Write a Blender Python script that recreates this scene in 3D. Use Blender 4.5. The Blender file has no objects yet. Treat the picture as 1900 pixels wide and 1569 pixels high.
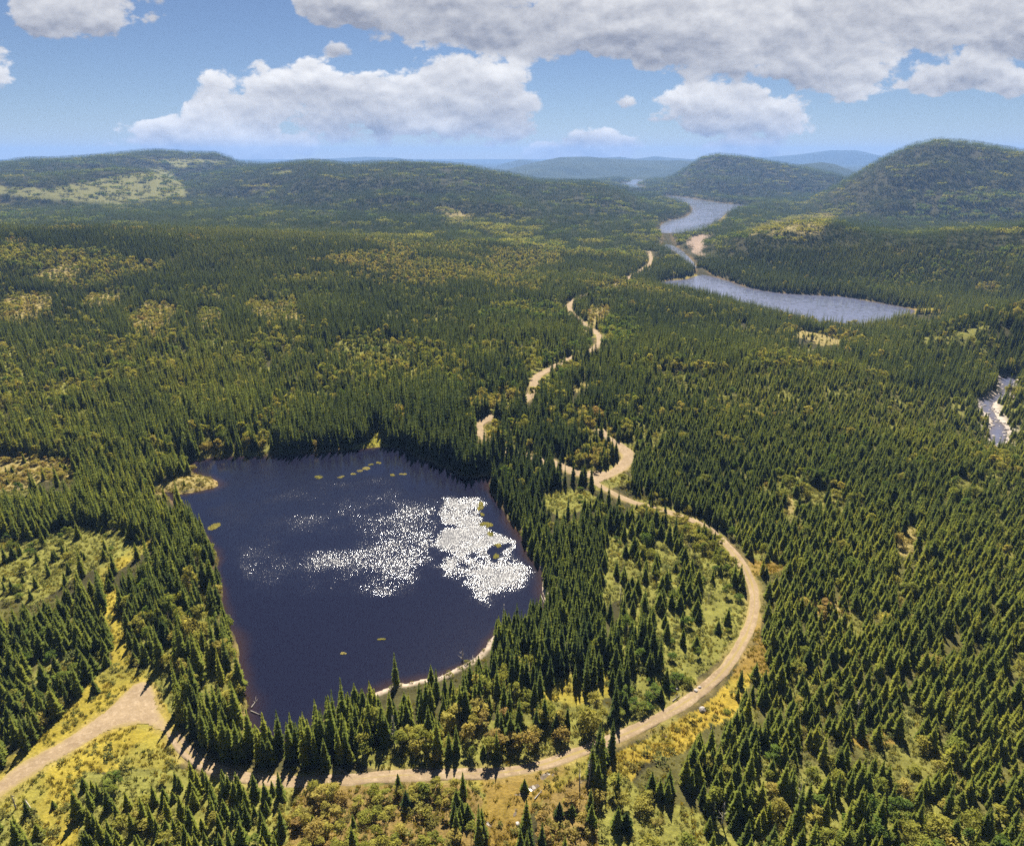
import bpy, math, random
import numpy as np
from mathutils import Vector, Euler

R = math.radians
C = bpy.context.scene
COL = C.collection
rng = np.random.default_rng(7)

# ------------------------------------------------------------------ camera
W0, H0, F0 = 1900.0, 1569.0, 1357.0        # the photograph's frame, focal length in its pixels
CAMZ = 110.0
HORIZON = 292.0
PITCH = math.atan((H0 / 2 - HORIZON) / F0)
cam = bpy.data.cameras.new("camera")
camo = bpy.data.objects.new("camera", cam)
COL.objects.link(camo)
camo.location = (0, 0, CAMZ)
camo.rotation_euler = (math.pi / 2 - PITCH, 0, 0)
cam.sensor_fit = 'HORIZONTAL'
cam.sensor_width = 36.0
cam.lens = 36.0 * F0 / W0
cam.clip_start = 1.0
cam.clip_end = 120000.0
C.camera = camo

# ------------------------------------------------------------------ light and exposure
SUN_EL, SUN_AZ = R(50), R(1.0)
sun = bpy.data.lights.new("sun", 'SUN')
sun.energy = 5.0
sun.angle = R(0.5)
sun.color = (1.0, 0.93, 0.80)
suno = bpy.data.objects.new("sun", sun)
COL.objects.link(suno)
sdir = Vector((math.sin(SUN_AZ) * math.cos(SUN_EL), math.cos(SUN_AZ) * math.cos(SUN_EL), math.sin(SUN_EL)))
suno.rotation_euler = sdir.to_track_quat('Z', 'Y').to_euler()
suno.location = (0, 0, 400)
C.view_settings.view_transform = 'Standard'
C.view_settings.look = 'None'
C.view_settings.exposure = 1.5
C.view_settings.gamma = 1.0
C.render.engine = 'CYCLES'
C.cycles.use_denoising = False
C.cycles.max_bounces = 5
C.cycles.diffuse_bounces = 2
C.cycles.glossy_bounces = 2
C.cycles.transmission_bounces = 2
C.cycles.volume_bounces = 0
C.cycles.sample_clamp_indirect = 4.0


# ------------------------------------------------------------------ node helper
class N:
    """short hand for building node trees"""
    def __init__(s, tree):
        s.t = tree
    def new(s, typ, **kw):
        n = s.t.nodes.new(typ)
        for k, v in kw.items():
            setattr(n, k, v)
        return n
    def set(s, sock, v):
        if v is None:
            return
        if isinstance(v, bpy.types.NodeSocket):
            s.t.links.new(v, sock)
        else:
            try:
                sock.default_value = v
            except Exception:
                sock.default_value = (v[0], v[1], v[2], 1.0)
    def m(s, op, a, b=None, c=None, clamp=False):
        n = s.new('ShaderNodeMath', operation=op, use_clamp=clamp)
        for i, v in enumerate((a, b, c)):
            if v is not None:
                s.set(n.inputs[i], v)
        return n.outputs[0]
    def vm(s, op, a, b=None):
        n = s.new('ShaderNodeVectorMath', operation=op)
        s.set(n.inputs[0], a)
        if b is not None:
            s.set(n.inputs[1], b)
        return n.outputs[0]
    def mix(s, f, a, b, mode='MIX'):
        n = s.new('ShaderNodeMix', data_type='RGBA', blend_type=mode)
        s.set(n.inputs[0], f)
        for sock, v in ((n.inputs[6], a), (n.inputs[7], b)):
            if isinstance(v, tuple) and len(v) == 3:
                v = (*v, 1.0)
            s.set(sock, v)
        return n.outputs[2]
    def mr(s, v, a, b, c=0.0, d=1.0, smooth=False):
        n = s.new('ShaderNodeMapRange')
        if smooth:
            n.interpolation_type = 'SMOOTHSTEP'
        s.set(n.inputs[0], v)
        for i, x in enumerate((a, b, c, d)):
            s.set(n.inputs[i + 1], x)
        return n.outputs[0]
    def noise(s, vec, scale, detail=4.0, rough=0.55, dim='3D', dist=0.0):
        n = s.new('ShaderNodeTexNoise', noise_dimensions=dim)
        s.set(n.inputs['Vector'], vec)
        n.inputs['Scale'].default_value = scale
        n.inputs['Detail'].default_value = detail
        n.inputs['Roughness'].default_value = rough
        n.inputs['Distortion'].default_value = dist
        return n.outputs[0]
    def attr(s, name, kind='GEOMETRY'):
        n = s.new('ShaderNodeAttribute', attribute_name=name, attribute_type=kind)
        return n
    def comb(s, x, y, z):
        n = s.new('ShaderNodeCombineXYZ')
        for i, v in enumerate((x, y, z)):
            s.set(n.inputs[i], v)
        return n.outputs[0]


def px_dir(px, py):
    """world direction of a pixel of the photograph (arrays allowed)"""
    dx = (np.asarray(px, float) - W0 / 2) / F0
    dy = (H0 / 2 - np.asarray(py, float)) / F0
    cp, sp = math.cos(PITCH), math.sin(PITCH)
    return dx, cp + dy * sp, -sp + dy * cp


# ------------------------------------------------------------------ sky with clouds (world, at infinity)
world = bpy.data.worlds.new("World")
C.world = world
world.use_nodes = True
wt = world.node_tree
wt.nodes.clear()
n = N(wt)
sky = n.new('ShaderNodeTexSky', sky_type='NISHITA')
sky.sun_disc = False
sky.sun_elevation = SUN_EL
sky.sun_rotation = SUN_AZ
sky.altitude = 2500
sky.air_density = 1.0
sky.dust_density = 0.0
sky.ozone_density = 3.0
SKY_S = 0.05
tc = n.new('ShaderNodeTexCoord')
sep = n.new('ShaderNodeSeparateXYZ')
wt.links.new(tc.outputs['Generated'], sep.inputs[0])
yy = n.m('MAXIMUM', n.m('ABSOLUTE', sep.outputs[1]), 0.05)
u = n.m('DIVIDE', sep.outputs[0], yy)
v = n.m('DIVIDE', n.m('MAXIMUM', sep.outputs[2], 0.0), yy)
# warp
P2 = n.comb(u, n.m('MULTIPLY', v, 1.7), 0.31)
wz = n.new('ShaderNodeTexNoise')
wt.links.new(P2, wz.inputs['Vector'])
wz.inputs['Scale'].default_value = 9.0
wz.inputs['Detail'].default_value = 3.0
warp = n.vm('SCALE', n.vm('SUBTRACT', wz.outputs[1], (0.5, 0.5, 0.5)))
wt.nodes[-1].inputs['Scale'].default_value = 0.03
PW = n.vm('ADD', P2, warp)
def billow(vec, scale):
    vo = n.new('ShaderNodeTexVoronoi', voronoi_dimensions='2D', feature='SMOOTH_F1', normalize=True)
    n.set(vo.inputs['Vector'], vec)
    vo.inputs['Scale'].default_value = scale
    vo.inputs['Detail'].default_value = 3.5
    vo.inputs['Roughness'].default_value = 0.5
    vo.inputs['Lacunarity'].default_value = 2.3
    vo.inputs['Smoothness'].default_value = 0.55
    return n.m('SUBTRACT', 1.0, n.m('MULTIPLY', vo.outputs['Distance'], 1.9))


f1 = n.noise(PW, 9.0, 10.0, 0.58)
b1 = billow(PW, 21.0)
b2 = billow(n.vm('ADD', PW, (0.003, 0.013, 0.0)), 21.0)
soft1 = n.noise(PW, 10.0, 4.0, 0.5)
soft2 = n.noise(n.vm('ADD', PW, (0.004, 0.03, 0.0)), 10.0, 4.0, 0.5)
d1 = n.m('ADD', n.m('MULTIPLY', f1, 0.72), n.m('MULTIPLY', b1, 0.28))
sepw = n.new('ShaderNodeSeparateXYZ')
wt.links.new(PW, sepw.inputs[0])
uw = sepw.outputs[0]
vw = n.m('DIVIDE', sepw.outputs[1], 1.7)
# cloud masses: centre px, py, half width, half height up, half height down (photo pixels), weight
CLOUDS = [
    (150, 5, 130, 60, 58, 1.0), (100, 0, 60, 40, 40, .7),
    (490, 205, 105, 52, 40, .8), (590, 195, 150, 58, 60, 1.0), (720, 205, 160, 48, 55, 1.0), (850, 185, 110, 75, 75, 1.1), (935, 200, 70, 62, 55, .95),
    (380, 258, 80, 42, 40, .9), (290, 258, 80, 26, 26, .6), (490, 265, 95, 32, 38, .9),
    (1300, 205, 95, 38, 34, .95), (1365, 200, 80, 42, 48, 1.0), (1425, 225, 70, 32, 32, .8),
    (1140, 185, 36, 16, 16, .55),
    (1385, 278, 62, 24, 28, .9), (1010, 288, 60, 22, 22, .75), (1120, 275, 70, 30, 28, .75),
    (640, 0, 80, 40, 32, .9), (760, 10, 150, 50, 46, 1.0), (930, 25, 170, 60, 58, 1.05), (1100, 35, 200, 75, 54, 1.1), (1280, 60, 200, 90, 62, 1.1),
    (1410, 95, 170, 70, 48, 1.05), (1560, 50, 200, 90, 62, 1.1), (1570, 145, 110, 45, 42, 1.0), (1770, 30, 190, 90, 58, 1.1), (1790, 135, 110, 34, 34, 1.05),
    (1910, 40, 130, 90, 60, 1.1), (1880, 150, 60, 30, 26, .9), (640, 90, 18, 10, 10, .4),
    (1200, -140, 420, 110, 80, 1.2), (1700, -140, 420, 110, 80, 1.2), (2150, 60, 180, 80, 50, 1.1), (-150, 130, 150, 60, 50, 1.0), (2300, 230, 120, 40, 40, 1.0), (-400, 230, 160, 40, 40, 1.0),
]
field = None
hsum = None
for (cx, cy, a, bu, bd, wgt) in CLOUDS:
    dx, dy, dz = px_dir(cx, cy)
    u0, v0 = float(dx / dy), float(dz / dy)
    su = F0 * 0.98
    du = n.m('MULTIPLY', n.m('SUBTRACT', uw, u0), su / a)
    dv = n.m('SUBTRACT', vw, v0)
    dvp = n.m('MULTIPLY', n.m('MAXIMUM', dv, 0.0), su / bu)
    dvm = n.m('MULTIPLY', n.m('MINIMUM', dv, 0.0), su / bd)
    dvs = n.m('ADD', dvp, dvm)
    q = n.m('MULTIPLY_ADD', dvs, dvs, n.m('MULTIPLY', du, du))
    f = n.m('MULTIPLY', n.m('SUBTRACT', 1.25, q), wgt * 0.62)
    hh = dvs
    e = n.m('EXPONENT', n.m('MULTIPLY', n.m('MAXIMUM', f, -3.0), 5.0))
    eh = n.m('MULTIPLY', e, n.m('MAXIMUM', n.m('MINIMUM', hh, 1.5), -1.5))
    if field is None:
        field, hsum = e, eh
    else:
        field = n.m('ADD', field, e)
        hsum = n.m('ADD', hsum, eh)
hsum = n.m('DIVIDE', hsum, field)
field = n.m('MINIMUM', n.m('MULTIPLY', n.m('LOGARITHM', field, 2.71828), 0.2), 0.85)
dens = n.m('ADD', field, n.m('MULTIPLY', n.m('SUBTRACT', d1, 0.52), 3.0))
alpha = n.mr(dens, 0.02, 0.26, 0, 1, True)
core = n.mr(dens, 0.1, 1.1, 0, 1)
relief = n.m('ADD', n.m('MULTIPLY', n.m('SUBTRACT', b1, b2), 0.55), n.m('MULTIPLY', n.m('SUBTRACT', soft1, soft2), 1.1))
big = n.noise(n.vm('ADD', P2, (3.0, 1.0, 0.0)), 7.0, 3.0, 0.5)
lit = n.m('ADD', n.m('ADD', n.m('MULTIPLY', hsum, 0.30), 0.55), relief)
lit = n.m('SUBTRACT', lit, n.m('MULTIPLY', core, 0.16))
# the deep bank high up is seen from below: greyer
lit = n.m('SUBTRACT', lit, n.mr(v, 0.11, 0.20, 0.0, 0.17))
lit = n.m('ADD', lit, n.m('MULTIPLY', n.m('SUBTRACT', big, 0.5), 0.5), clamp=True)
ccol = n.mix(lit, (0.25, 0.265, 0.32), (0.80, 0.79, 0.78))
skyc = n.vm('MULTIPLY', sky.outputs[0], (0.475, 0.465, 0.50))
bg1 = n.new('ShaderNodeBackground')
wt.links.new(skyc, bg1.inputs[0])
bg1.inputs[1].default_value = SKY_S
bg2 = n.new('ShaderNodeBackground')
wt.links.new(ccol, bg2.inputs[0])
bg2.inputs[1].default_value = 0.45
mx = n.new('ShaderNodeMixShader')
front = n.m('MULTIPLY', n.m('GREATER_THAN', sep.outputs[1], 0.05), n.m('MULTIPLY', alpha, 0.97))
wt.links.new(front, mx.inputs[0])
wt.links.new(bg1.outputs[0], mx.inputs[1])
wt.links.new(bg2.outputs[0], mx.inputs[2])
wo = n.new('ShaderNodeOutputWorld')
wt.links.new(mx.outputs[0], wo.inputs[0])


# ------------------------------------------------------------------ numpy noise and polygon tools
def _hash(ix, iy, seed):
    h = (ix.astype(np.int64) * 374761393 + iy.astype(np.int64) * 668265263 + seed * 974634777) & 0xFFFFFFFF
    h = ((h ^ (h >> 13)) * 1274126177) & 0xFFFFFFFF
    h = h ^ (h >> 16)
    return (h & 0xFFFFFF) / float(0xFFFFFF)


def vnoise(x, y, seed=0):
    ix, iy = np.floor(x), np.floor(y)
    fx, fy = x - ix, y - iy
    fx = fx * fx * fx * (fx * (fx * 6 - 15) + 10)
    fy = fy * fy * fy * (fy * (fy * 6 - 15) + 10)
    a, b = _hash(ix, iy, seed), _hash(ix + 1, iy, seed)
    c, d = _hash(ix, iy + 1, seed), _hash(ix + 1, iy + 1, seed)
    return (a + (b - a) * fx) * (1 - fy) + (c + (d - c) * fx) * fy


def fbm(x, y, scale, octv=4, seed=0, gain=0.5):
    """about -1..1"""
    s, amp, tot = 0, 1.0, 0
    fx, fy = x / scale, y / scale
    for o in range(octv):
        s = s + amp * (vnoise(fx, fy, seed + o * 17) * 2 - 1)
        tot += amp
        amp *= gain
        fx, fy = fx * 2.03 + 11.3, fy * 2.03 - 7.1
    return s / tot * 1.6


def sstep(a, b, x):
    t = np.clip((x - a) / (b - a), 0, 1)
    return t * t * (3 - 2 * t)


def inside(px, py, poly):
    poly = np.asarray(poly, float)
    res = np.zeros(np.shape(px), bool)
    bb = (px >= poly[:, 0].min()) & (px <= poly[:, 0].max()) & (py >= poly[:, 1].min()) & (py <= poly[:, 1].max())
    if not bb.any():
        return res
    x, y = px[bb], py[bb]
    r = np.zeros(x.shape, bool)
    j = len(poly) - 1
    for i in range(len(poly)):
        xi, yi = poly[i]
        xj, yj = poly[j]
        if yi != yj:
            c = ((yi > y) != (yj > y)) & (x < (xj - xi) * (y - yi) / (yj - yi) + xi)
            r ^= c
        j = i
    res[bb] = r
    return res


def segdist(px, py, line, closed=False, limit=None):
    """distance to a polyline"""
    line = np.asarray(line, float)
    d = np.full(np.shape(px), 1e9)
    k = len(line) if closed else len(line) - 1
    for i in range(k):
        a, b = line[i], line[(i + 1) % len(line)]
        if limit is not None:
            sel = (px > min(a[0], b[0]) - limit) & (px < max(a[0], b[0]) + limit) & (py > min(a[1], b[1]) - limit) & (py < max(a[1], b[1]) + limit)
            if not sel.any():
                continue
        else:
            sel = slice(None)
        e = b - a
        l2 = max(e @ e, 1e-9)
        x, y = px[sel], py[sel]
        t = np.clip(((x - a[0]) * e[0] + (y - a[1]) * e[1]) / l2, 0, 1)
        dd = np.hypot(x - a[0] - t * e[0], y - a[1] - t * e[1])
        d[sel] = np.minimum(d[sel], dd)
    return d


def smooth_line(pts, step, closed=False):
    """Catmull-Rom through pts, resampled about every step"""
    p = np.asarray(pts, float)
    nP = len(p)
    out = []
    rngk = range(nP) if closed else range(nP - 1)
    for i in rngk:
        if closed:
            p0, p1, p2, p3 = p[i - 1], p[i], p[(i + 1) % nP], p[(i + 2) % nP]
        else:
            p0, p1, p2, p3 = p[max(i - 1, 0)], p[i], p[i + 1], p[min(i + 2, nP - 1)]
        k = max(1, int(np.hypot(*(p2 - p1)[:2]) / step))
        for t in np.arange(k) / k:
            out.append(0.5 * ((2 * p1) + (-p0 + p2) * t + (2 * p0 - 5 * p1 + 4 * p2 - p3) * t * t + (-p0 + 3 * p1 - 3 * p2 + p3) * t ** 3))
    if not closed:
        out.append(p[-1])
    return np.array(out)


def plane_pt(px, py, z):
    dx, dy, dz = px_dir(px, py)
    t = (z - CAMZ) / dz
    return np.stack([dx * t, dy * t], -1)


def project(x, y, z):
    """world -> photo pixels, depth"""
    cp, sp = math.cos(PITCH), math.sin(PITCH)
    dz = z - CAMZ
    depth = y * cp - dz * sp
    up = y * sp + dz * cp
    d = np.where(depth > 1, depth, 1)
    return W0 / 2 + F0 * x / d, H0 / 2 - F0 * up / d, depth


# ------------------------------------------------------------------ waters (outlines measured on the photograph, laid on their level)
RIVZ = -30.0
LAKE_PX = [(296, 918), (322, 926), (348, 955), (380, 990), (400, 1030), (410, 1080), (418, 1130), (430, 1170), (442, 1210), (450, 1250), (456, 1290), (462, 1330), (476, 1362), (510, 1376), (560, 1362), (610, 1335), (650, 1312), (690, 1290),
           (740, 1270), (800, 1262), (850, 1240), (885, 1213), (912, 1185), (926, 1165), (945, 1160), (975, 1150), (1005, 1138), (1013, 1118), (1010, 1090), (1000, 1055), (988, 1030), (966, 994), (944, 965), (925, 938), (912, 912), (910, 895),
           (925, 882), (945, 874), (958, 866), (950, 862), (930, 872), (905, 882), (868, 886), (850, 882), (830, 870), (800, 857), (760, 840), (730, 829), (700, 829), (660, 832), (620, 837), (560, 841), (500, 844), (450, 846), (402, 848), (394, 846), (386, 850), (352, 856),
           (350, 866), (356, 876), (372, 883), (396, 890), (404, 898), (396, 906), (366, 911), (330, 915), (305, 912)]
RIVER1_PX = [(1285, 497), (1300, 503), (1330, 514), (1360, 524), (1390, 534), (1440, 543), (1500, 547), (1560, 550), (1620, 560), (1680, 571), (1696, 577), (1680, 590), (1640, 602), (1590, 612), (1540, 612), (1480, 598), (1400, 576), (1320, 553), (1260, 540), (1222, 528), (1228, 522), (1245, 520), (1272, 518), (1292, 510), (1287, 503)]
RIVER2_PX = [(1220, 432), (1222, 424), (1235, 410), (1262, 405), (1278, 398), (1283, 388), (1275, 380), (1250, 373), (1230, 367), (1240, 363), (1275, 367), (1320, 374), (1360, 379), (1400, 381), (1372, 388), (1348, 396), (1340, 404), (1328, 412), (1305, 424), (1275, 434), (1245, 438)]
RIVER3_PX = [(1144, 343), (1165, 338), (1175, 333), (1192, 333), (1197, 337), (1182, 342), (1194, 347), (1192, 354), (1170, 350)]
NARROWS_PX = [(1222, 430), (1245, 432), (1244, 446), (1262, 462), (1280, 480), (1292, 498), (1284, 500), (1270, 484), (1250, 466), (1232, 458), (1226, 444)]
STREAM_PX = [(1853, 700), (1882, 702), (1878, 720), (1862, 736), (1846, 748), (1850, 770), (1866, 792), (1874, 808), (1862, 824), (1845, 834), (1836, 828), (1842, 806), (1840, 780), (1826, 760), (1818, 744), (1836, 738), (1852, 722)]
STRZ = -19.0


def water_outline(pxs, z, step, wob):
    pl = plane_pt(*np.array(pxs, float).T, z)
    pl = smooth_line(pl, step, True)
    nx = fbm(pl[:, 0], pl[:, 1], step * 5, 3, 3) * wob
    ny = fbm(pl[:, 0], pl[:, 1], step * 5, 3, 9) * wob
    return pl + np.stack([nx, ny], -1)


LAKE = water_outline(LAKE_PX, 0.0, 1.5, 0.9)
RIV1 = water_outline(RIVER1_PX, RIVZ, 8, 2.0)
RIV2 = water_outline(RIVER2_PX, RIVZ, 25, 5.0)
RIV3 = water_outline(RIVER3_PX, RIVZ, 40, 8.0)
NARR = water_outline(NARROWS_PX, RIVZ, 12, 2.0)
STREAM = water_outline(STREAM_PX, STRZ, 4, 1.2)

# ------------------------------------------------------------------ terrain height
def P3(px, py=None, D=None, z=None):
    az = math.atan((px - W0 / 2) / F0 / 0.985)
    return az


def crest_z(px, py, D):
    dx, dy, dz = px_dir(px, py)
    return CAMZ + D * float(dz / math.hypot(dx, dy))


def az_of(px, py):
    dx, dy, dz = px_dir(px, py)
    return math.atan2(float(dx), float(dy))


# ridges: crest as (px, py, distance, front width, back width)
RIDGES = [
    # rise on the left, about 900 m away
    dict(tree=9, floor=-6, pts=[(-900, 440, 850, 420, 300), (-300, 420, 900, 420, 300), (0, 424, 930, 420, 300), (150, 420, 960, 420, 300), (330, 425, 960, 420, 300), (520, 432, 940, 420, 300), (700, 445, 900, 400, 280), (850, 470, 850, 380, 260), (1000, 520, 800, 300, 200)]),
    # long ridge in the middle that ends at the river
    dict(tree=10, floor=-34, pts=[(430, 312, 3000, 1500, 900), (500, 304, 2900, 1500, 900), (555, 297, 2800, 1450, 900), (580, 295, 2750, 1450, 900), (640, 301, 2700, 1400, 800), (700, 299, 2650, 1400, 800), (745, 297, 2600, 1400, 800), (800, 299, 2600, 1350, 800), (850, 303, 2550, 1300, 700), (900, 311, 2500, 1250, 700), (945, 319, 2500, 1250, 700), (1000, 332, 2450, 1150, 600), (1060, 333, 2450, 1100, 500), (1105, 334, 2400, 1000, 500), (1150, 348, 2350, 900, 400), (1200, 366, 2250, 700, 300), (1240, 382, 2150, 500, 250), (1272, 396, 2080, 300, 200), (1300, 420, 2050, 200, 200)]),
    # left back ridges
    dict(tree=10, floor=-20, pts=[(-800, 290, 3600, 1700, 1500), (-300, 285, 3600, 1700, 1500), (-100, 300, 3600, 1700, 1500), (0, 299, 3500, 1600, 1500), (50, 293, 3500, 1600, 1500), (110, 293, 3500, 1600, 1500), (150, 290, 3600, 1500, 1500), (200, 284, 3700, 1500, 1500), (250, 279, 3800, 1500, 1500), (300, 277, 3900, 1500, 1500), (350, 282, 3900, 1500, 1500), (400, 282, 3900, 1500, 1500), (425, 291, 3800, 1500, 1500), (440, 299, 3800, 1500, 1500), (500, 303, 3800, 1500, 1500), (545, 304, 3700, 1500, 1500), (620, 312, 3700, 1500, 1500), (760, 330, 3700, 1500, 1500)]),
    # dark wooded knoll in front of them
    dict(tree=10, floor=-10, pts=[(-200, 330, 2500, 700, 500), (0, 322, 2500, 700, 500), (80, 318, 2500, 700, 500), (160, 312, 2550, 600, 500), (220, 308, 2600, 600, 500), (280, 312, 2600, 600, 500), (340, 335, 2500, 500, 400), (420, 360, 2400, 400, 300)]),
    # big hill on the right
    dict(tree=10, floor=-32, pts=[(1330, 425, 2300, 300, 300), (1420, 398, 2350, 500, 500), (1480, 380, 2450, 700, 800), (1500, 373, 2500, 800, 800), (1540, 350, 2550, 850, 800), (1580, 326, 2600, 900, 900), (1620, 302, 2650, 950, 900), (1660, 281, 2650, 1000, 1000), (1700, 265, 2700, 1000, 1000), (1740, 257, 2700, 1000, 1000), (1780, 259, 2700, 1000, 1000), (1830, 266, 2700, 1000, 1000), (1870, 273, 2700, 1000, 1000), (1910, 280, 2700, 1000, 1000), (2050, 305, 2700, 1000, 1000), (2300, 330, 2600, 900, 900), (2800, 340, 2600, 900, 900)]),
    # wooded hill right of the river
    dict(tree=10, floor=-34, pts=[(1255, 490, 1000, 120, 150), (1290, 455, 1100, 200, 200), (1330, 438, 1150, 300, 250), (1400, 420, 1180, 330, 300), (1480, 404, 1200, 350, 350), (1530, 400, 1200, 370, 350), (1575, 410, 1180, 370, 350), (1620, 421, 1150, 360, 350), (1700, 425, 1150, 360, 350), (1780, 418, 1180, 400, 350), (1850, 412, 1200, 420, 350), (1920, 404, 1200, 420, 350), (2200, 380, 1200, 450, 350), (2700, 380, 1200, 450, 350)]),
    # low swell in front, right edge
    dict(tree=6, floor=-26, pts=[(1640, 640, 560, 120, 80), (1740, 600, 600, 170, 90), (1830, 578, 620, 200, 100), (1900, 560, 640, 230, 120), (2100, 540, 640, 250, 120), (2500, 540, 640, 250, 120)]),
    # hill beyond the second lake
    dict(tree=9, floor=-32, pts=[(1150, 375, 3900, 300, 600), (1190, 350, 3900, 600, 700), (1230, 324, 3900, 900, 800), (1270, 303, 3900, 1050, 800), (1300, 290, 3900, 1100, 800), (1330, 285, 3900, 1100, 900), (1380, 289, 3900, 1100, 900), (1430, 299, 3900, 1100, 900), (1500, 311, 3900, 1000, 900), (1545, 320, 3800, 1000, 900), (1590, 335, 3700, 900, 900), (1700, 360, 3600, 900, 900)]),
    # spur behind it
    dict(tree=6, floor=-20, pts=[(1440, 310, 5600, 900, 900), (1480, 304, 5600, 900, 900), (1525, 299, 5600, 900, 900), (1550, 303, 5600, 900, 900), (1590, 318, 5600, 900, 900), (1640, 335, 5600, 900, 900)]),
    # far ridge beyond the third lake
    dict(tree=3, floor=-30, pts=[(880, 335, 6500, 1200, 1200), (945, 313, 6800, 1500, 1200), (1000, 299, 7000, 1700, 1500), (1040, 291, 7200, 1800, 1500), (1090, 290, 7200, 1800, 1500), (1150, 295, 7200, 1800, 1500), (1200, 297, 7200, 1800, 1500), (1260, 297, 7200, 1700, 1500), (1320, 300, 7200, 1700, 1500), (1420, 310, 7000, 1500, 1500), (1500, 330, 7000, 1500, 1500)]),
    # farthest ranges
    dict(tree=0, floor=0, pts=[(905, 316, 10500, 1500, 1500), (935, 303, 10500, 1500, 1500), (965, 296, 10500, 1500, 1500), (1000, 299, 10500, 1500, 1500), (1040, 308, 10500, 1500, 1500), (1100, 294, 11500, 1500, 1500), (1150, 291, 11500, 1500, 1500), (1180, 295, 11500, 1500, 1500), (1215, 290, 12000, 1500, 1500), (1245, 293, 12000, 1500, 1500), (1290, 296, 12000, 1500, 1500), (1420, 292, 13500, 1500, 1500), (1480, 287, 13500, 1500, 1500), (1540, 279, 13500, 1500, 1500), (1590, 279, 13500, 1500, 1500), (1630, 288, 13500, 1500, 1500), (1700, 300, 13500, 1500, 1500), (2200, 285, 13500, 1500, 1500), (2800, 290, 13500, 1500, 1500)]),
    dict(tree=0, floor=0, pts=[(-700, 295, 13500, 1500, 1500), (300, 305, 13500, 1500, 1500), (520, 303, 13500, 1500, 1500), (600, 295, 13500, 1500, 1500), (680, 291, 13500, 1500, 1500), (740, 293, 13500, 1500, 1500), (780, 305, 13500, 1500, 1500), (835, 303, 9500, 1500, 1500), (855, 301, 9500, 1500, 1500), (890, 306, 9500, 1500, 1500), (915, 316, 9500, 1500, 1500)]),
]
for rd in RIDGES:
    rows = []
    for (px, py, D, wf, wb) in rd['pts']:
        rows.append((az_of(px, py), crest_z(px, py, D) - rd['tree'], D, wf, wb))
    rows.sort()
    rd['t'] = np.array(rows)

BASE = [(-120, 60, 2), (0, 60, 2), (140, 60, 1), (-160, 180, 2), (-60, 130, 1.5), (60, 130, 1.5), (130, 190, 1), (80, 280, 1.5), (-40, 330, 2), (-140, 300, 3), (0, 420, 2), (120, 380, 0), (220, 230, -4),
        (300, 300, -12), (360, 400, -17), (260, 430, -12), (420, 320, -14), (300, 560, -24), (180, 560, -16), (100, 620, -12), (0, 650, -2), (-200, 450, 5), (-350, 300, 8), (-500, 250, 10), (-400, 600, 10), (-200, 700, 6),
        (330, 760, -28), (480, 800, -28), (250, 900, -28), (150, 900, -24), (60, 900, -14), (-100, 1000, 0), (-500, 1300, 2), (-200, 1400, 2), (0, 1400, -8), (150, 1300, -24), (240, 1300, -29), (450, 1400, -26), (700, 1500, -24),
        (400, 1900, -30), (300, 2000, -30), (700, 2200, -28), (0, 2000, -10), (-800, 2000, 0), (500, 3000, -31), (800, 4500, -30), (500, 5000, -30), (0, 5000, -20), (-2000, 4000, 0), (2000, 4000, -10), (600, 500, -18), (700, 300, -8),
        (0, 9000, -20), (-5000, 9000, 0), (5000, 9000, 0), (0, 20000, 0), (-600, 0, 5), (600, 0, 0), (0, -600, 5), (-3000, -2000, 20), (3000, -2000, 20)]


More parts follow.
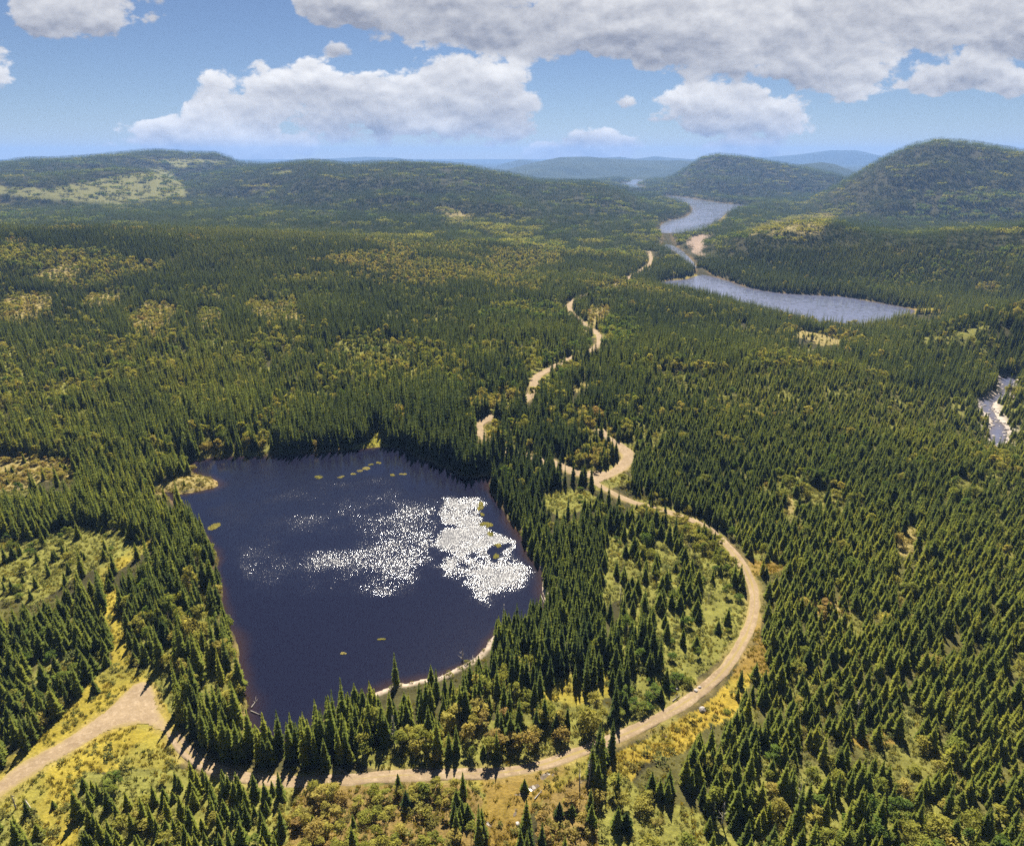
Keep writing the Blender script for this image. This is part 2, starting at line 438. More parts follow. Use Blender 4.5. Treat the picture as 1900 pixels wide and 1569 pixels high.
def height(x, y):
    x = np.asarray(x, float)
    y = np.asarray(y, float)
    sh = x.shape
    x, y = x.ravel(), y.ravel()
    r = np.hypot(x, y)
    az = np.arctan2(x, y)
    num = np.zeros_like(x)
    den = np.zeros_like(x)
    for (bx, by, bz) in BASE:
        rb = math.hypot(bx, by)
        w = 1.0 / ((x - bx) ** 2 + (y - by) ** 2 + (40 + 0.10 * rb) ** 2) ** 2.5 * (40 + 0.1 * rb) ** 2
        num += w * bz
        den += w
    z = num / den
    far = sstep(250, 900, r)
    z = z + fbm(x, y, 28, 3, 5) * 0.45 + fbm(x, y, 160, 4, 2) * (0.6 + 3.0 * far)
    n1 = fbm(x, y, 420, 4, 21)
    n2 = fbm(x, y, 1300, 4, 33)
    for rd in RIDGES:
        t = rd['t']
        a0, a1 = t[0, 0], t[-1, 0]
        sel = (az > a0 - 0.12) & (az < a1 + 0.12)
        if not sel.any():
            continue
        aa, rr = az[sel], r[sel]
        cz = np.interp(aa, t[:, 0], t[:, 1])
        D = np.interp(aa, t[:, 0], t[:, 2])
        wf = np.interp(aa, t[:, 0], t[:, 3])
        wb = np.interp(aa, t[:, 0], t[:, 4])
        edge = sstep(-0.12, 0.0, aa - a0) * sstep(-0.12, 0.0, a1 - aa)
        w = np.where(rr < D, wf, wb)
        # wander of the foot so slopes carry spurs and gullies
        w = w * (1 + 0.22 * n1[sel])
        tt = np.clip((rr - D) / w, -1.3, 1.3)
        prof = np.where(np.abs(tt) < 1, 0.5 + 0.5 * np.cos(np.pi * tt), 0)
        amp = np.clip(np.abs(tt) * 2.2, 0, 1) * prof
        zz = z[sel]
        fl = np.minimum(rd['floor'], zz)
        hz = fl + (cz - fl) * prof * edge + amp * (n1[sel] * 0.13 + n2[sel] * 0.07) * np.maximum(cz - rd['floor'], 10)
        hz = np.where((prof > 0) & (edge > 0), hz, -1e3)
        k = 6.0
        m = np.maximum(zz, hz)
        dlt = np.abs(zz - hz)
        z[sel] = m + np.where(dlt < k, (k - dlt) ** 2 / (4 * k), 0)
    # banks of the waters
    for (pl, wz, ban, dep, lim) in ((LAKE, 0.0, 14, 2.2, 40), (RIV1, RIVZ, 90, 3, 120), (NARR, RIVZ, 80, 3, 120), (RIV2, RIVZ, 200, 4, 320), (RIV3, RIVZ, 300, 4, 600), (STREAM, STRZ, 60, 1.0, 80)):
        bb = (x > pl[:, 0].min() - lim) & (x < pl[:, 0].max() + lim) & (y > pl[:, 1].min() - lim) & (y < pl[:, 1].max() + lim)
        if not bb.any():
            continue
        xs, ys = x[bb], y[bb]
        ins = inside(xs, ys, pl)
        d = segdist(xs, ys, pl, True, lim)
        zz = z[bb]
        sc = ban / 14.0
        shore = wz + 0.10 + np.minimum(d, 3.0 * sc) * 0.25
        out = shore + (zz - shore) * sstep(1.0 * sc, ban, d)
        zz = np.where(ins, wz - np.minimum(d * 0.35, dep) - 0.05, np.where(d < ban, out, zz))
        z[bb] = zz
    return z.reshape(sh)


def ground(px, py):
    """where the sight line of a pixel first meets the terrain (arrays)"""
    px = np.atleast_1d(np.asarray(px, float))
    py = np.atleast_1d(np.asarray(py, float))
    dx, dy, dz = px_dir(px, py)
    hl = np.hypot(dx, dy)
    ts = 70 * 1.008 ** np.arange(640)
    X = (dx / hl)[:, None] * ts
    Y = (dy / hl)[:, None] * ts
    Z = CAMZ + (dz / hl)[:, None] * ts
    Hh = height(X, Y)
    below = Z < Hh
    idx = np.where(below.any(1), below.argmax(1), len(ts) - 1)
    i0 = np.maximum(idx - 1, 0)
    k = np.arange(len(px))
    g0 = Z[k, i0] - Hh[k, i0]
    g1 = Z[k, idx] - Hh[k, idx]
    f = np.clip(g0 / np.where(np.abs(g0 - g1) < 1e-6, 1, g0 - g1), 0, 1)
    t = ts[i0] + (ts[idx] - ts[i0]) * f
    return np.stack([dx / hl * t, dy / hl * t], -1)


# ------------------------------------------------------------------ land cover, outlined on the photograph
TRACK_PX = [(322, 1362), (345, 1392), (380, 1418), (420, 1434), (470, 1444), (540, 1449), (640, 1446), (740, 1438), (840, 1436), (930, 1433), (1000, 1420), (1060, 1400), (1130, 1374), (1200, 1343), (1260, 1310), (1310, 1274), (1350, 1234), (1380, 1186), (1397, 1140), (1399, 1100), (1386, 1062), (1365, 1030), (1340, 1002), (1310, 978), (1260, 956), (1210, 942), (1160, 926), (1125, 908), (1100, 892)]
ROAD_PX = [(1072, 876), (1100, 884), (1130, 880), (1152, 868), (1166, 852), (1163, 840), (1150, 829), (1132, 818), (1116, 806), (1113, 796)]
ROAD2_PX = [(1100, 884), (1066, 876), (1035, 862), (1000, 852), (970, 846), (945, 838), (920, 826), (900, 812), (888, 800), (886, 790), (893, 782), (910, 775), (930, 766), (955, 752), (980, 738), (990, 724), (992, 708), (1000, 696), (1020, 685), (1045, 672), (1070, 660), (1095, 650), (1112, 638), (1113, 625), (1100, 612), (1082, 600), (1066, 586), (1056, 574), (1058, 564), (1075, 552), (1110, 540), (1145, 527), (1164, 516), (1185, 504), (1205, 490), (1208, 476), (1204, 466)]
SPUR_PX = [(888, 792), (878, 786), (872, 782)]
PAD_PX = [(-60, 1490), (0, 1442), (45, 1408), (110, 1375), (165, 1338), (205, 1308), (228, 1284), (250, 1266), (268, 1262), (284, 1272), (294, 1296), (300, 1318), (312, 1338), (332, 1376), (340, 1392), (330, 1392), (312, 1374), (290, 1356), (262, 1347), (228, 1350), (192, 1362), (150, 1386), (100, 1416), (50, 1449), (0, 1482), (-60, 1530)]

# cover polygons: kind, outline; later ones win.  sp = spruce density, bl = broadleaf density, sh = scrub density, t = broadleaf tint (0 green, 1 orange), g = ground colour, hs = tree size
GY, GG, GO, GB, GS, GT = (0.215, 0.170, 0.026), (0.140, 0.135, 0.032), (0.235, 0.170, 0.026), (0.115, 0.072, 0.022), (0.40, 0.30, 0.18), (0.20, 0.16, 0.06)
ZONES = [
    ('young_right', [(1200, 700), (1500, 690), (1960, 760), (2200, 900), (2200, 1800), (1400, 1800), (1150, 1465), (1290, 1360), (1420, 1220), (1410, 1120), (1390, 1040), (1330, 960), (1180, 900), (1170, 800)], dict(sp=.92, bl=.05, sh=.2, t=.25, hs=.68, wide=1)),
    ('lower_right_mix', [(1400, 1560), (1460, 1470), (1560, 1430), (1700, 1480), (1960, 1540), (1960, 1800), (1400, 1800)], dict(sp=.45, bl=.5, sh=.5, t=.22, hs=.75, g=GG)),
    ('right_brush', [(1470, 1120), (1540, 1110), (1580, 1130), (1570, 1160), (1500, 1150)], dict(sp=.2, bl=.7, sh=.4, t=.75, hs=.5, g=GT)),
    ('right_gap', [(1680, 975), (1705, 980), (1700, 1020), (1672, 1035), (1665, 1015)], dict(sp=.05, bl=.1, sh=.6, t=.5, g=GT)),
    ('right_gap', [(1575, 1345), (1600, 1350), (1625, 1390), (1610, 1396), (1580, 1370)], dict(sp=.05, bl=.05, sh=.3, t=.5, g=GO)),
    ('right_gap', [(1630, 1345), (1650, 1360), (1665, 1385), (1640, 1380)], dict(sp=.05, bl=.05, sh=.3, t=.5, g=GY)),
    ('right_gap', [(1455, 930), (1468, 920), (1480, 950), (1460, 955)], dict(sp=.05, bl=.05, sh=.6, t=.5, g=GT)),
    ('lake_stand', [(330, 1000), (420, 1180), (470, 1380), (560, 1390), (720, 1300), (850, 1250), (930, 1170), (1010, 1120), (1100, 1100), (1200, 1200), (1200, 1300), (900, 1330), (700, 1350), (560, 1440), (340, 1400), (310, 1240), (320, 1120)], dict(sp=1, bl=.02, sh=.1, t=.4, hs=.9, slim=1)),
    ('far_shore_stand', [(330, 740), (560, 750), (730, 760), (850, 780), (960, 850), (860, 890), (720, 830), (640, 835), (400, 850), (330, 860)], dict(sp=1, bl=.02, sh=.1, t=.5, hs=1.1, slim=1)),
    ('left_young', [(-300, 1130), (0, 1120), (80, 1110), (180, 1100), (205, 1160), (200, 1235), (110, 1320), (0, 1420), (-300, 1560)], dict(sp=.95, bl=.08, sh=.2, t=.2, hs=.66, wide=1)),
    ('low_young', [(130, 1480), (150, 1425), (250, 1440), (340, 1428), (420, 1445), (560, 1460), (540, 1520), (500, 1800), (140, 1800)], dict(sp=.85, bl=.12, sh=.5, t=.3, hs=.47, slim=1, g=GG)),
    ('grass', [(202, 1234), (150, 1285), (96, 1340), (44, 1402), (-40, 1460), (-300, 1640), (-300, 1800), (135, 1800), (150, 1480), (140, 1445), (170, 1428), (240, 1424), (300, 1428), (335, 1412), (345, 1392), (328, 1345), (322, 1290), (300, 1245), (245, 1235), (230, 1160), (205, 1160)], dict(sp=.015, bl=.01, sh=.22, t=.35, hs=.45, g=GY)),
    ('grass_edge', [(300, 1245), (322, 1290), (330, 1345), (318, 1340), (300, 1300), (285, 1262)], dict(sp=.05, bl=.10, sh=.9, t=.15, hs=.4, g=GG)),
    ('low_left_scrub', [(-60, 1530), (60, 1500), (90, 1569), (60, 1800), (-200, 1800)], dict(sp=.16, bl=.14, sh=.8, t=.3, hs=.5, g=GG)),
    ('strip', [(203, 1165), (232, 1160), (222, 1100), (200, 1072), (240, 1042), (288, 1018), (292, 1000), (268, 1003), (180, 1053), (192, 1110)], dict(sp=.02, bl=.02, sh=.35, t=.3, hs=.4, g=GY)),
    ('scrub', [(-200, 1040), (0, 1000), (60, 1000), (110, 985), (160, 972), (240, 990), (258, 1010), (190, 1052), (140, 1072), (60, 1122), (20, 1112), (-200, 1160)], dict(sp=.10, bl=.10, sh=1, t=.15, hs=.45, g=GG)),
    ('meadow', [(-200, 850), (0, 846), (60, 850), (120, 858), (152, 872), (140, 895), (80, 892), (40, 908), (-200, 915)], dict(sp=.03, bl=.75, sh=.6, t=.8, hs=.35, g=GT)),
    ('spit', [(280, 908), (292, 893), (330, 884), (372, 884), (398, 892), (406, 900), (392, 910), (330, 918), (305, 926)], dict(sp=.04, bl=.02, sh=.5, t=.5, hs=.5, g=GT)),
    ('bay_grass', [(640, 834), (665, 822), (690, 815), (704, 793), (716, 797), (722, 820), (742, 832), (700, 834)], dict(sp=.0, bl=.02, sh=.6, t=.25, hs=.3, g=(0.24, .22, .03))),
    ('scrub', [(1000, 918), (1045, 905), (1095, 910), (1112, 935), (1062, 955), (1040, 968), (1020, 945)], dict(sp=.02, bl=.04, sh=1, t=.12, hs=.4, g=GG)),
    ('scrub', [(1125, 985), (1152, 990), (1158, 1040), (1140, 1080), (1168, 1085), (1150, 1112), (1110, 1132), (1116, 1080), (1122, 1030)], dict(sp=.05, bl=.05, sh=1, t=.15, hs=.4, g=GG)),
    ('loop_inside', [(1160, 960), (1240, 985), (1300, 1030), (1320, 1090), (1300, 1150), (1245, 1200), (1170, 1180), (1150, 1110), (1160, 1040)], dict(sp=.38, bl=.10, sh=.8, t=.3, hs=.72, g=GG, wide=1)),
    ('scrub', [(1290, 1030), (1322, 1040), (1347, 1075), (1385, 1098), (1391, 1150), (1370, 1195), (1335, 1230), (1290, 1258), (1236, 1240), (1242, 1190), (1250, 1130), (1300, 1145), (1322, 1100), (1302, 1060)], dict(sp=.05, bl=.08, sh=1, t=.15, hs=.5, g=GG)),
    ('alder', [(1165, 926), (1230, 932), (1300, 962), (1342, 998), (1372, 1045), (1384, 1072), (1352, 1085), (1322, 1050), (1270, 1000), (1180, 962)], dict(sp=.12, bl=.85, sh=.6, t=.55, hs=.55, g=GG)),
    ('alder', [(1200, 1240), (1250, 1240), (1300, 1262), (1270, 1300), (1210, 1330), (1150, 1350), (1140, 1310)], dict(sp=.18, bl=.75, sh=.6, t=.12, hs=.5, g=GG)),
    ('inner_grass', [(1000, 1256), (1040, 1248), (1130, 1248), (1140, 1290), (1070, 1312), (1010, 1296)], dict(sp=.28, bl=.05, sh=.3, t=.3, hs=.9, g=GY, slim=1)),
    ('inner_grass', [(1150, 1165), (1240, 1180), (1245, 1240), (1190, 1270), (1150, 1250)], dict(sp=.4, bl=.25, sh=.6, t=.25, hs=.9, g=GG, slim=1)),
    ('gold_broadleaf', [(820, 1335), (900, 1335), (1015, 1340), (1090, 1320), (1150, 1345), (1060, 1385), (1000, 1408), (830, 1425), (690, 1425), (640, 1405), (720, 1380)], dict(sp=.22, bl=.8, sh=.5, t=.55, hs=.8, g=GG)),
    ('road_grass', [(1392, 1196), (1420, 1190), (1428, 1252), (1398, 1255), (1380, 1290), (1352, 1336), (1305, 1352), (1275, 1395), (1195, 1412), (1165, 1452), (1105, 1445), (1150, 1396), (1240, 1347), (1320, 1300), (1360, 1250)], dict(sp=.02, bl=.03, sh=.25, t=.25, hs=.4, g=GO)),
    ('road_grass', [(1385, 1035), (1470, 1048), (1425, 1066), (1400, 1068), (1408, 1110), (1412, 1190), (1398, 1190), (1404, 1120)], dict(sp=.04, bl=.04, sh=.6, t=.3, hs=.4, g=GO)),
    ('brush', [(556, 1456), (700, 1452), (860, 1450), (905, 1482), (892, 1520), (880, 1800), (500, 1800), (540, 1510)], dict(sp=.07, bl=.9, sh=.9, t=.52, hs=.46, g=(0.15, .105, .035))),
    ('brush_spruce', [(840, 1490), (900, 1480), (885, 1569), (800, 1569)], dict(sp=.6, bl=.3, sh=.6, t=.2, hs=.62, g=(0.15, .105, .035))),
    ('gully', [(830, 1440), (940, 1435), (1010, 1423), (1092, 1397), (1112, 1432), (1060, 1462), (1010, 1482), (1000, 1502), (960, 1532), (958, 1800), (882, 1800), (898, 1512), (905, 1472)], dict(sp=.015, bl=.01, sh=.45, t=.4, hs=.35, g=GY)),
    ('brush', [(1010, 1484), (1070, 1445), (1112, 1472), (1120, 1800), (980, 1800), (1002, 1512)], dict(sp=.14, bl=.75, sh=.7, t=.8, hs=.5, g=(0.15, .105, .035))),
    ('scrub', [(1112, 1442), (1160, 1445), (1200, 1480), (1290, 1500), (1340, 1530), (1420, 1569), (1430, 1800), (1095, 1800)], dict(sp=.07, bl=.06, sh=1, t=.2, hs=.6, g=GG)),
    # pockets of birch and aspen in the forest farther off
    ('birch', [(600, 660), (640, 630), (700, 622), (745, 640), (790, 690), (760, 715), (690, 700), (640, 690)], dict(sp=.3, bl=.75, sh=.3, t=.42, hs=.75, g=GG)),
    ('birch', [(240, 590), (270, 568), (330, 566), (325, 590), (300, 620), (250, 625)], dict(sp=.12, bl=.85, sh=.3, t=.62, hs=.6, g=GT)),
    ('birch', [(0, 560), (40, 545), (90, 545), (110, 580), (60, 600), (0, 600)], dict(sp=.15, bl=.85, sh=.3, t=.65, hs=.6, g=GT)),
    ('birch', [(50, 520), (90, 498), (135, 488), (130, 515), (90, 530)], dict(sp=.1, bl=.85, sh=.3, t=.5, hs=.6, g=GT)),
    ('birch', [(150, 560), (180, 545), (220, 552), (215, 572), (170, 578)], dict(sp=.15, bl=.8, sh=.3, t=.6, hs=.6, g=GT)),
    ('birch', [(360, 580), (385, 570), (412, 580), (400, 608), (370, 612)], dict(sp=.15, bl=.85, sh=.3, t=.5, hs=.6, g=GT)),
    ('birch', [(455, 565), (500, 560), (545, 570), (575, 600), (560, 615), (480, 600)], dict(sp=.3, bl=.7, sh=.3, t=.5, hs=.65, g=GT)),
    ('birch', [(0, 640), (25, 660), (40, 700), (20, 735), (0, 740)], dict(sp=.3, bl=.7, sh=.3, t=.35, hs=.7, g=GG)),
    ('birch', [(60, 745), (90, 720), (140, 700), (130, 740), (90, 760)], dict(sp=.35, bl=.6, sh=.3, t=.45, hs=.7, g=GG)),
    ('birch', [(290, 740), (330, 715), (400, 720), (420, 745), (340, 760)], dict(sp=.4, bl=.5, sh=.3, t=.4, hs=.75, g=GG)),
    ('birch', [(540, 745), (590, 735), (640, 750), (600, 765)], dict(sp=.35, bl=.6, sh=.3, t=.5, hs=.75, g=GG)),
    ('birch', [(840, 765), (880, 740), (940, 728), (965, 742), (920, 762), (880, 775)], dict(sp=.2, bl=.85, sh=.3, t=.8, hs=.7, g=GG)),
    ('aspen', [(880, 575), (930, 560), (1000, 562), (1060, 580), (1040, 596), (960, 590), (900, 592)], dict(sp=.3, bl=.7, sh=.3, t=.08, hs=.9, g=GG)),
    ('aspen', [(965, 680), (985, 668), (1040, 660), (1070, 680), (1040, 712), (1010, 715), (975, 705)], dict(sp=.25, bl=.75, sh=.4, t=.08, hs=.8, g=GG)),
    ('aspen', [(1120, 620), (1150, 600), (1178, 605), (1180, 640), (1150, 655), (1118, 650)], dict(sp=.2, bl=.85, sh=.4, t=.02, hs=1., g=GG)),
    ('roadside', [(1070, 570), (1110, 575), (1130, 600), (1100, 612), (1080, 600)], dict(sp=.15, bl=.55, sh=.5, t=.6, hs=.5, g=GT)),
    ('birch', [(1045, 790), (1070, 768), (1130, 772), (1140, 790), (1100, 798)], dict(sp=.25, bl=.75, sh=.3, t=.72, hs=.75, g=GG)),
    ('birch', [(1050, 858), (1090, 832), (1130, 815), (1150, 838), (1130, 858), (1080, 868)], dict(sp=.3, bl=.75, sh=.4, t=.7, hs=.6, g=GG)),
    ('birch', [(1130, 800), (1160, 800), (1180, 830), (1165, 838)], dict(sp=.3, bl=.7, sh=.4, t=.6, hs=.6, g=GG)),
    ('birch', [(1190, 772), (1300, 752), (1400, 762), (1500, 770), (1480, 785), (1360, 780), (1240, 785)], dict(sp=.55, bl=.4, sh=.3, t=.5, hs=.75)),
    ('opening', [(1050, 725), (1070, 712), (1100, 708), (1090, 720), (1060, 732)], dict(sp=.05, bl=.05, sh=.5, t=.5, hs=.4, g=GT)),
    ('opening', [(1470, 625), (1500, 610), (1535, 618), (1570, 632), (1520, 640)], dict(sp=.05, bl=.15, sh=.6, t=.45, hs=.4, g=GT)),
    ('opening', [(1365, 592), (1385, 588), (1392, 598), (1370, 600)], dict(sp=.05, bl=.15, sh=.6, t=.4, hs=.4, g=GY)),
    ('right_edge_birch', [(1780, 840), (1810, 830), (1870, 850), (1900, 870), (1900, 890), (1830, 870)], dict(sp=.3, bl=.7, sh=.3, t=.45, hs=.7, g=GG)),
    # far cover
    ('hill_birch', [(1640, 410), (1700, 380), (1780, 360), (1900, 350), (2100, 350), (2100, 402), (1850, 400), (1740, 408)], dict(sp=.7, bl=.3, sh=0, t=.1, hs=.9)),
    ('hill_birch', [(1590, 520), (1680, 490), (1780, 465), (1900, 455), (2100, 450), (2100, 500), (1860, 500), (1740, 530), (1640, 545)], dict(sp=.68, bl=.32, sh=0, t=.12, hs=.85)),
    ('hill_open', [(1370, 425), (1440, 408), (1520, 396), (1560, 402), (1540, 425), (1480, 430), (1400, 436)], dict(sp=.22, bl=.35, sh=.3, t=.6, hs=.5, g=GT)),
    ('clearcut', [(-200, 350), (0, 346), (70, 346), (90, 352), (150, 340), (215, 330), (262, 322), (300, 318), (330, 336), (350, 364), (300, 372), (250, 372), (232, 386), (190, 380), (120, 374), (60, 368), (0, 358), (-200, 365)], dict(sp=.2, bl=.16, sh=0, t=.2, hs=.5, g=(0.13, .125, .045))),
    ('clearcut', [(305, 300), (320, 296), (420, 297), (416, 300), (350, 302), (345, 312), (325, 312)], dict(sp=.02, bl=.05, sh=0, t=.3, hs=.5, g=(.14, .135, .05))),
    ('clearcut', [(480, 323), (520, 314), (542, 314), (530, 322)], dict(sp=.02, bl=.05, sh=0, t=.3, hs=.5, g=(.14, .135, .05))),
    ('clearcut', [(275, 312), (295, 312), (330, 332), (310, 330)], dict(sp=.02, bl=.05, sh=0, t=.3, hs=.5, g=(.13, .13, .05))),
    ('clearcut', [(0, 448), (30, 446), (50, 452), (20, 458), (0, 458)], dict(sp=.05, bl=.4, sh=.3, t=.7, hs=.4, g=GT)),
    ('clearcut', [(815, 385), (840, 380), (880, 398), (870, 412), (840, 405)], dict(sp=.15, bl=.3, sh=0, t=.6, hs=.4, g=GT)),
    ('sandbank', [(1277, 440), (1290, 434), (1322, 430), (1320, 445), (1303, 470), (1290, 476), (1280, 466), (1276, 456)], dict(sp=.0, bl=.02, sh=0, t=.6, hs=.4, g=(.23, .17, .13))),
    ('marsh', [(1680, 570), (1720, 570), (1760, 575), (1740, 584), (1700, 584)], dict(sp=.02, bl=.1, sh=.4, t=.3, hs=.3, g=GY)),
    ('marsh', [(1518, 547), (1560, 545), (1620, 556), (1628, 562), (1560, 552)], dict(sp=.0, bl=.0, sh=.2, t=.3, hs=.3, g=GT)),
    ('marsh', [(1318, 408), (1335, 400), (1350, 396), (1345, 404), (1330, 412)], dict(sp=.0, bl=.0, sh=.2, t=.3, hs=.3, g=GT)),
    ('marsh', [(1218, 524), (1240, 518), (1272, 514), (1292, 506), (1296, 512), (1270, 522)], dict(sp=.0, bl=.05, sh=.4, t=.3, hs=.3, g=GY)),
]

LINES = {}


def build_lines():
    for k, pxs, st in (('track', TRACK_PX, 1.2), ('road', ROAD_PX, 1.5), ('road2', ROAD2_PX, 3.0), ('spur', SPUR_PX, 2.0)):
        g = ground(*np.array(pxs, float).T)
        LINES[k] = smooth_line(g, st)
    pp = np.array(PAD_PX, float)
    LINES['pad'] = smooth_line(ground(pp[:, 0], pp[:, 1]), 1.5, True)


build_lines()


def cover(x, y, z=None):
    """land cover at world points -> dict of arrays"""
    if z is None:
        z = height(x, y)
    px, py, dep = project(x, y, z)
    r = np.hypot(x, y)
    nn = len(x)
    sp = np.full(nn, 1.0)
    bl = np.full(nn, 0.03)
    sh = np.full(nn, 0.45)
    t = np.full(nn, 0.4)
    hs = np.where(r < 300, 0.78, 0.95)
    wide = np.zeros(nn)
    slim = np.zeros(nn)
    g = np.tile(np.array((0.040, 0.036, 0.016)), (nn, 1))
    # natural patches: birch pockets, thin spots
    pn = fbm(x, y, 130, 4, 77)
    pn2 = fbm(x, y, 45, 3, 78)
    pk = sstep(0.26, 0.62, pn + 0.45 * pn2 + 0.24 * (px < 1000) * (r < 1100)) * sstep(250, 420, r)
    bl = bl + pk * (0.62 - .45 * sstep(900, 1600, r))
    sp = sp * (1 - 0.68 * pk)
    t = np.where(pn2 > 0.1, 0.46, 0.24) + 0.2 * fbm(x, y, 300, 2, 79)
    thin = sstep(0.45, 0.9, fbm(x, y, 22, 3, 80))
    sp = sp * (1 - 0.6 * thin)
    sh = sh + 0.4 * thin
    # wander outline lookups a little so edges are irregular
    jx = px + fbm(x, y, 7, 3, 91) * np.clip(900 / np.maximum(dep, 60), 1, 7)
    jy = py + fbm(x, y, 7, 3, 92) * np.clip(600 / np.maximum(dep, 60), 0.6, 5)
    f1 = np.clip(2600 / np.maximum(dep, 60), 0, 11) * (dep > 260)
    f2 = np.clip(11000 / np.maximum(dep, 60), 0, 16) * (dep > 500)
    jx = jx + fbm(x, y, 28, 3, 93) * f1 * 1.6 + fbm(x, y, 120, 3, 98) * f2 * 1.8
    jy = jy + fbm(x, y, 28, 3, 94) * f1 * .7 + fbm(x, y, 120, 3, 99) * f2 * .4
    vis = (dep > 5)
    for (nm, poly, kw) in ZONES:
        s = inside(jx, jy, poly) & vis
        if not s.any():
            continue
        sp[s] = kw['sp']
        bl[s] = kw['bl']
        sh[s] = kw['sh']
        t[s] = kw['t'] * (.8 if nm in ('birch', 'alder') else 1) + 0.25 * fbm(x[s], y[s], 12, 2, 95)
        hs[s] = kw.get('hs', .95)
        wide[s] = kw.get('wide', 0)
        slim[s] = kw.get('slim', 0)
        if 'g' in kw:
            g[s] = kw['g']
            if kw['g'] is GY or kw['g'] is GO:      # straw, green and rust patches in the grass
                m = sstep(-0.1, 0.6, fbm(x[s], y[s], 9, 3, 96))[:, None]
                m2 = sstep(0.1, 0.7, fbm(x[s], y[s], 14, 3, 97))[:, None]
                g[s] = g[s] * (1 - .6 * m) + np.array(GG) * .6 * m
                g[s] = g[s] * (1 - .75 * m2) + np.array(GB) * 1.2 * .75 * m2
        else:
            g[s] = (0.072, 0.066, 0.022) if kw.get('wide') else (0.050, 0.046, 0.018)
    # small gaps with brush and young broadleaf trees all through the near stands
    gap = sstep(0.28, 0.62, fbm(x, y, 17, 3, 101) + 0.35 * fbm(x, y, 60, 2, 102)) * (sp > .8) * (r < 700)
    sp = sp * (1 - .72 * gap)
    bl = bl + .22 * gap
    sh = np.clip(sh + .6 * gap, 0, 1)
    g = g * (1 - .8 * gap[:, None]) + np.array(GG) * .8 * gap[:, None]
    # roads, waters
    road = np.full(nn, 1e9)
    for k, hw in (('track', 1.9), ('road', 3.0), ('road2', 3.2), ('spur', 2.5)):
        road = np.minimum(road, segdist(x, y, LINES[k], False, 25) - hw)
    padd = segdist(x, y, LINES['pad'], True, 15)
    padi = inside(x, y, LINES['pad'])
    road = np.minimum(road, np.where(padi, -3, padd))
    wat = np.full(nn, 1e9)
    wl = np.full(nn, 1e9)
    for pl, lim in ((LAKE, 30), (RIV1, 40), (NARR, 40), (RIV2, 90), (RIV3, 150), (STREAM, 30)):
        s = (x > pl[:, 0].min() - lim) & (x < pl[:, 0].max() + lim) & (y > pl[:, 1].min() - lim) & (y < pl[:, 1].max() + lim)
        if not s.any():
            continue
        d = segdist(x[s], y[s], pl, True, lim)
        d = np.where(inside(x[s], y[s], pl), -d, d)
        wat[s] = np.minimum(wat[s], d)
    return dict(px=px, py=py, dep=dep, r=r, z=z, sp=sp, bl=bl, sh=sh, t=np.clip(t, 0, 1), hs=hs, wide=wide, slim=slim, g=g, road=road, wat=wat)


# ------------------------------------------------------------------ object helpers
def tag(o, label=None, cat=None, group=None, kind=None):
    if label:
        o['label'] = label
    if cat:
        o['category'] = cat
    if group:
        o['group'] = group
    if kind:
        o['kind'] = kind
    return o


def mesh_np(name, verts, faces, mats=(), mi=None, attrs=None, smooth=False):
    """faces: (n,3) or (n,4) array, or a list of such arrays"""
    fl = faces if isinstance(faces, list) else [faces]
    me = bpy.data.meshes.new(name)
    verts = np.asarray(verts, np.float32)
    me.vertices.add(len(verts))
    me.vertices.foreach_set('co', verts.ravel())
    lt, ls, k = [], [], 0
    loops = []
    for f in fl:
        f = np.asarray(f, np.int32)
        if not len(f):
            continue
        loops.append(f.ravel())
        ls.append(k + np.arange(len(f), dtype=np.int32) * f.shape[1])
        k += f.size
    if loops:
        loops = np.concatenate(loops)
        ls = np.concatenate(ls).astype(np.int32)
        me.loops.add(len(loops))
        me.loops.foreach_set('vertex_index', loops)
        me.polygons.add(len(ls))
        me.polygons.foreach_set('loop_start', ls)
    for m in mats:
        me.materials.append(m)
    if mi is not None:
        me.polygons.foreach_set('material_index', np.asarray(mi, np.int32))
    for nm, typ, val in (attrs or []):
        a = me.attributes.new(nm, typ, 'POINT')
        val = np.asarray(val)
        if typ == 'FLOAT':
            a.data.foreach_set('value', val.astype(np.float32).ravel())
        elif typ == 'INT':
            a.data.foreach_set('value', val.astype(np.int32).ravel())
        elif typ == 'FLOAT_VECTOR':
            a.data.foreach_set('vector', val.astype(np.float32).ravel())
        elif typ == 'FLOAT_COLOR':
            a.data.foreach_set('color', val.astype(np.float32).ravel())
    me.update(calc_edges=True)
    me.validate()
    if smooth and len(me.polygons):
        me.polygons.foreach_set('use_smooth', np.ones(len(me.polygons), bool))
    return me


def link(name, me, parent=None):
    o = bpy.data.objects.new(name, me)
    COL.objects.link(o)
    if parent is not None:
        o.parent = parent
    return o


def material(name):
    m = bpy.data.materials.new(name)
    m.use_nodes = True
    m.node_tree.nodes.clear()
    n = N(m.node_tree)
    out = n.new('ShaderNodeOutputMaterial')
    return m, n, out


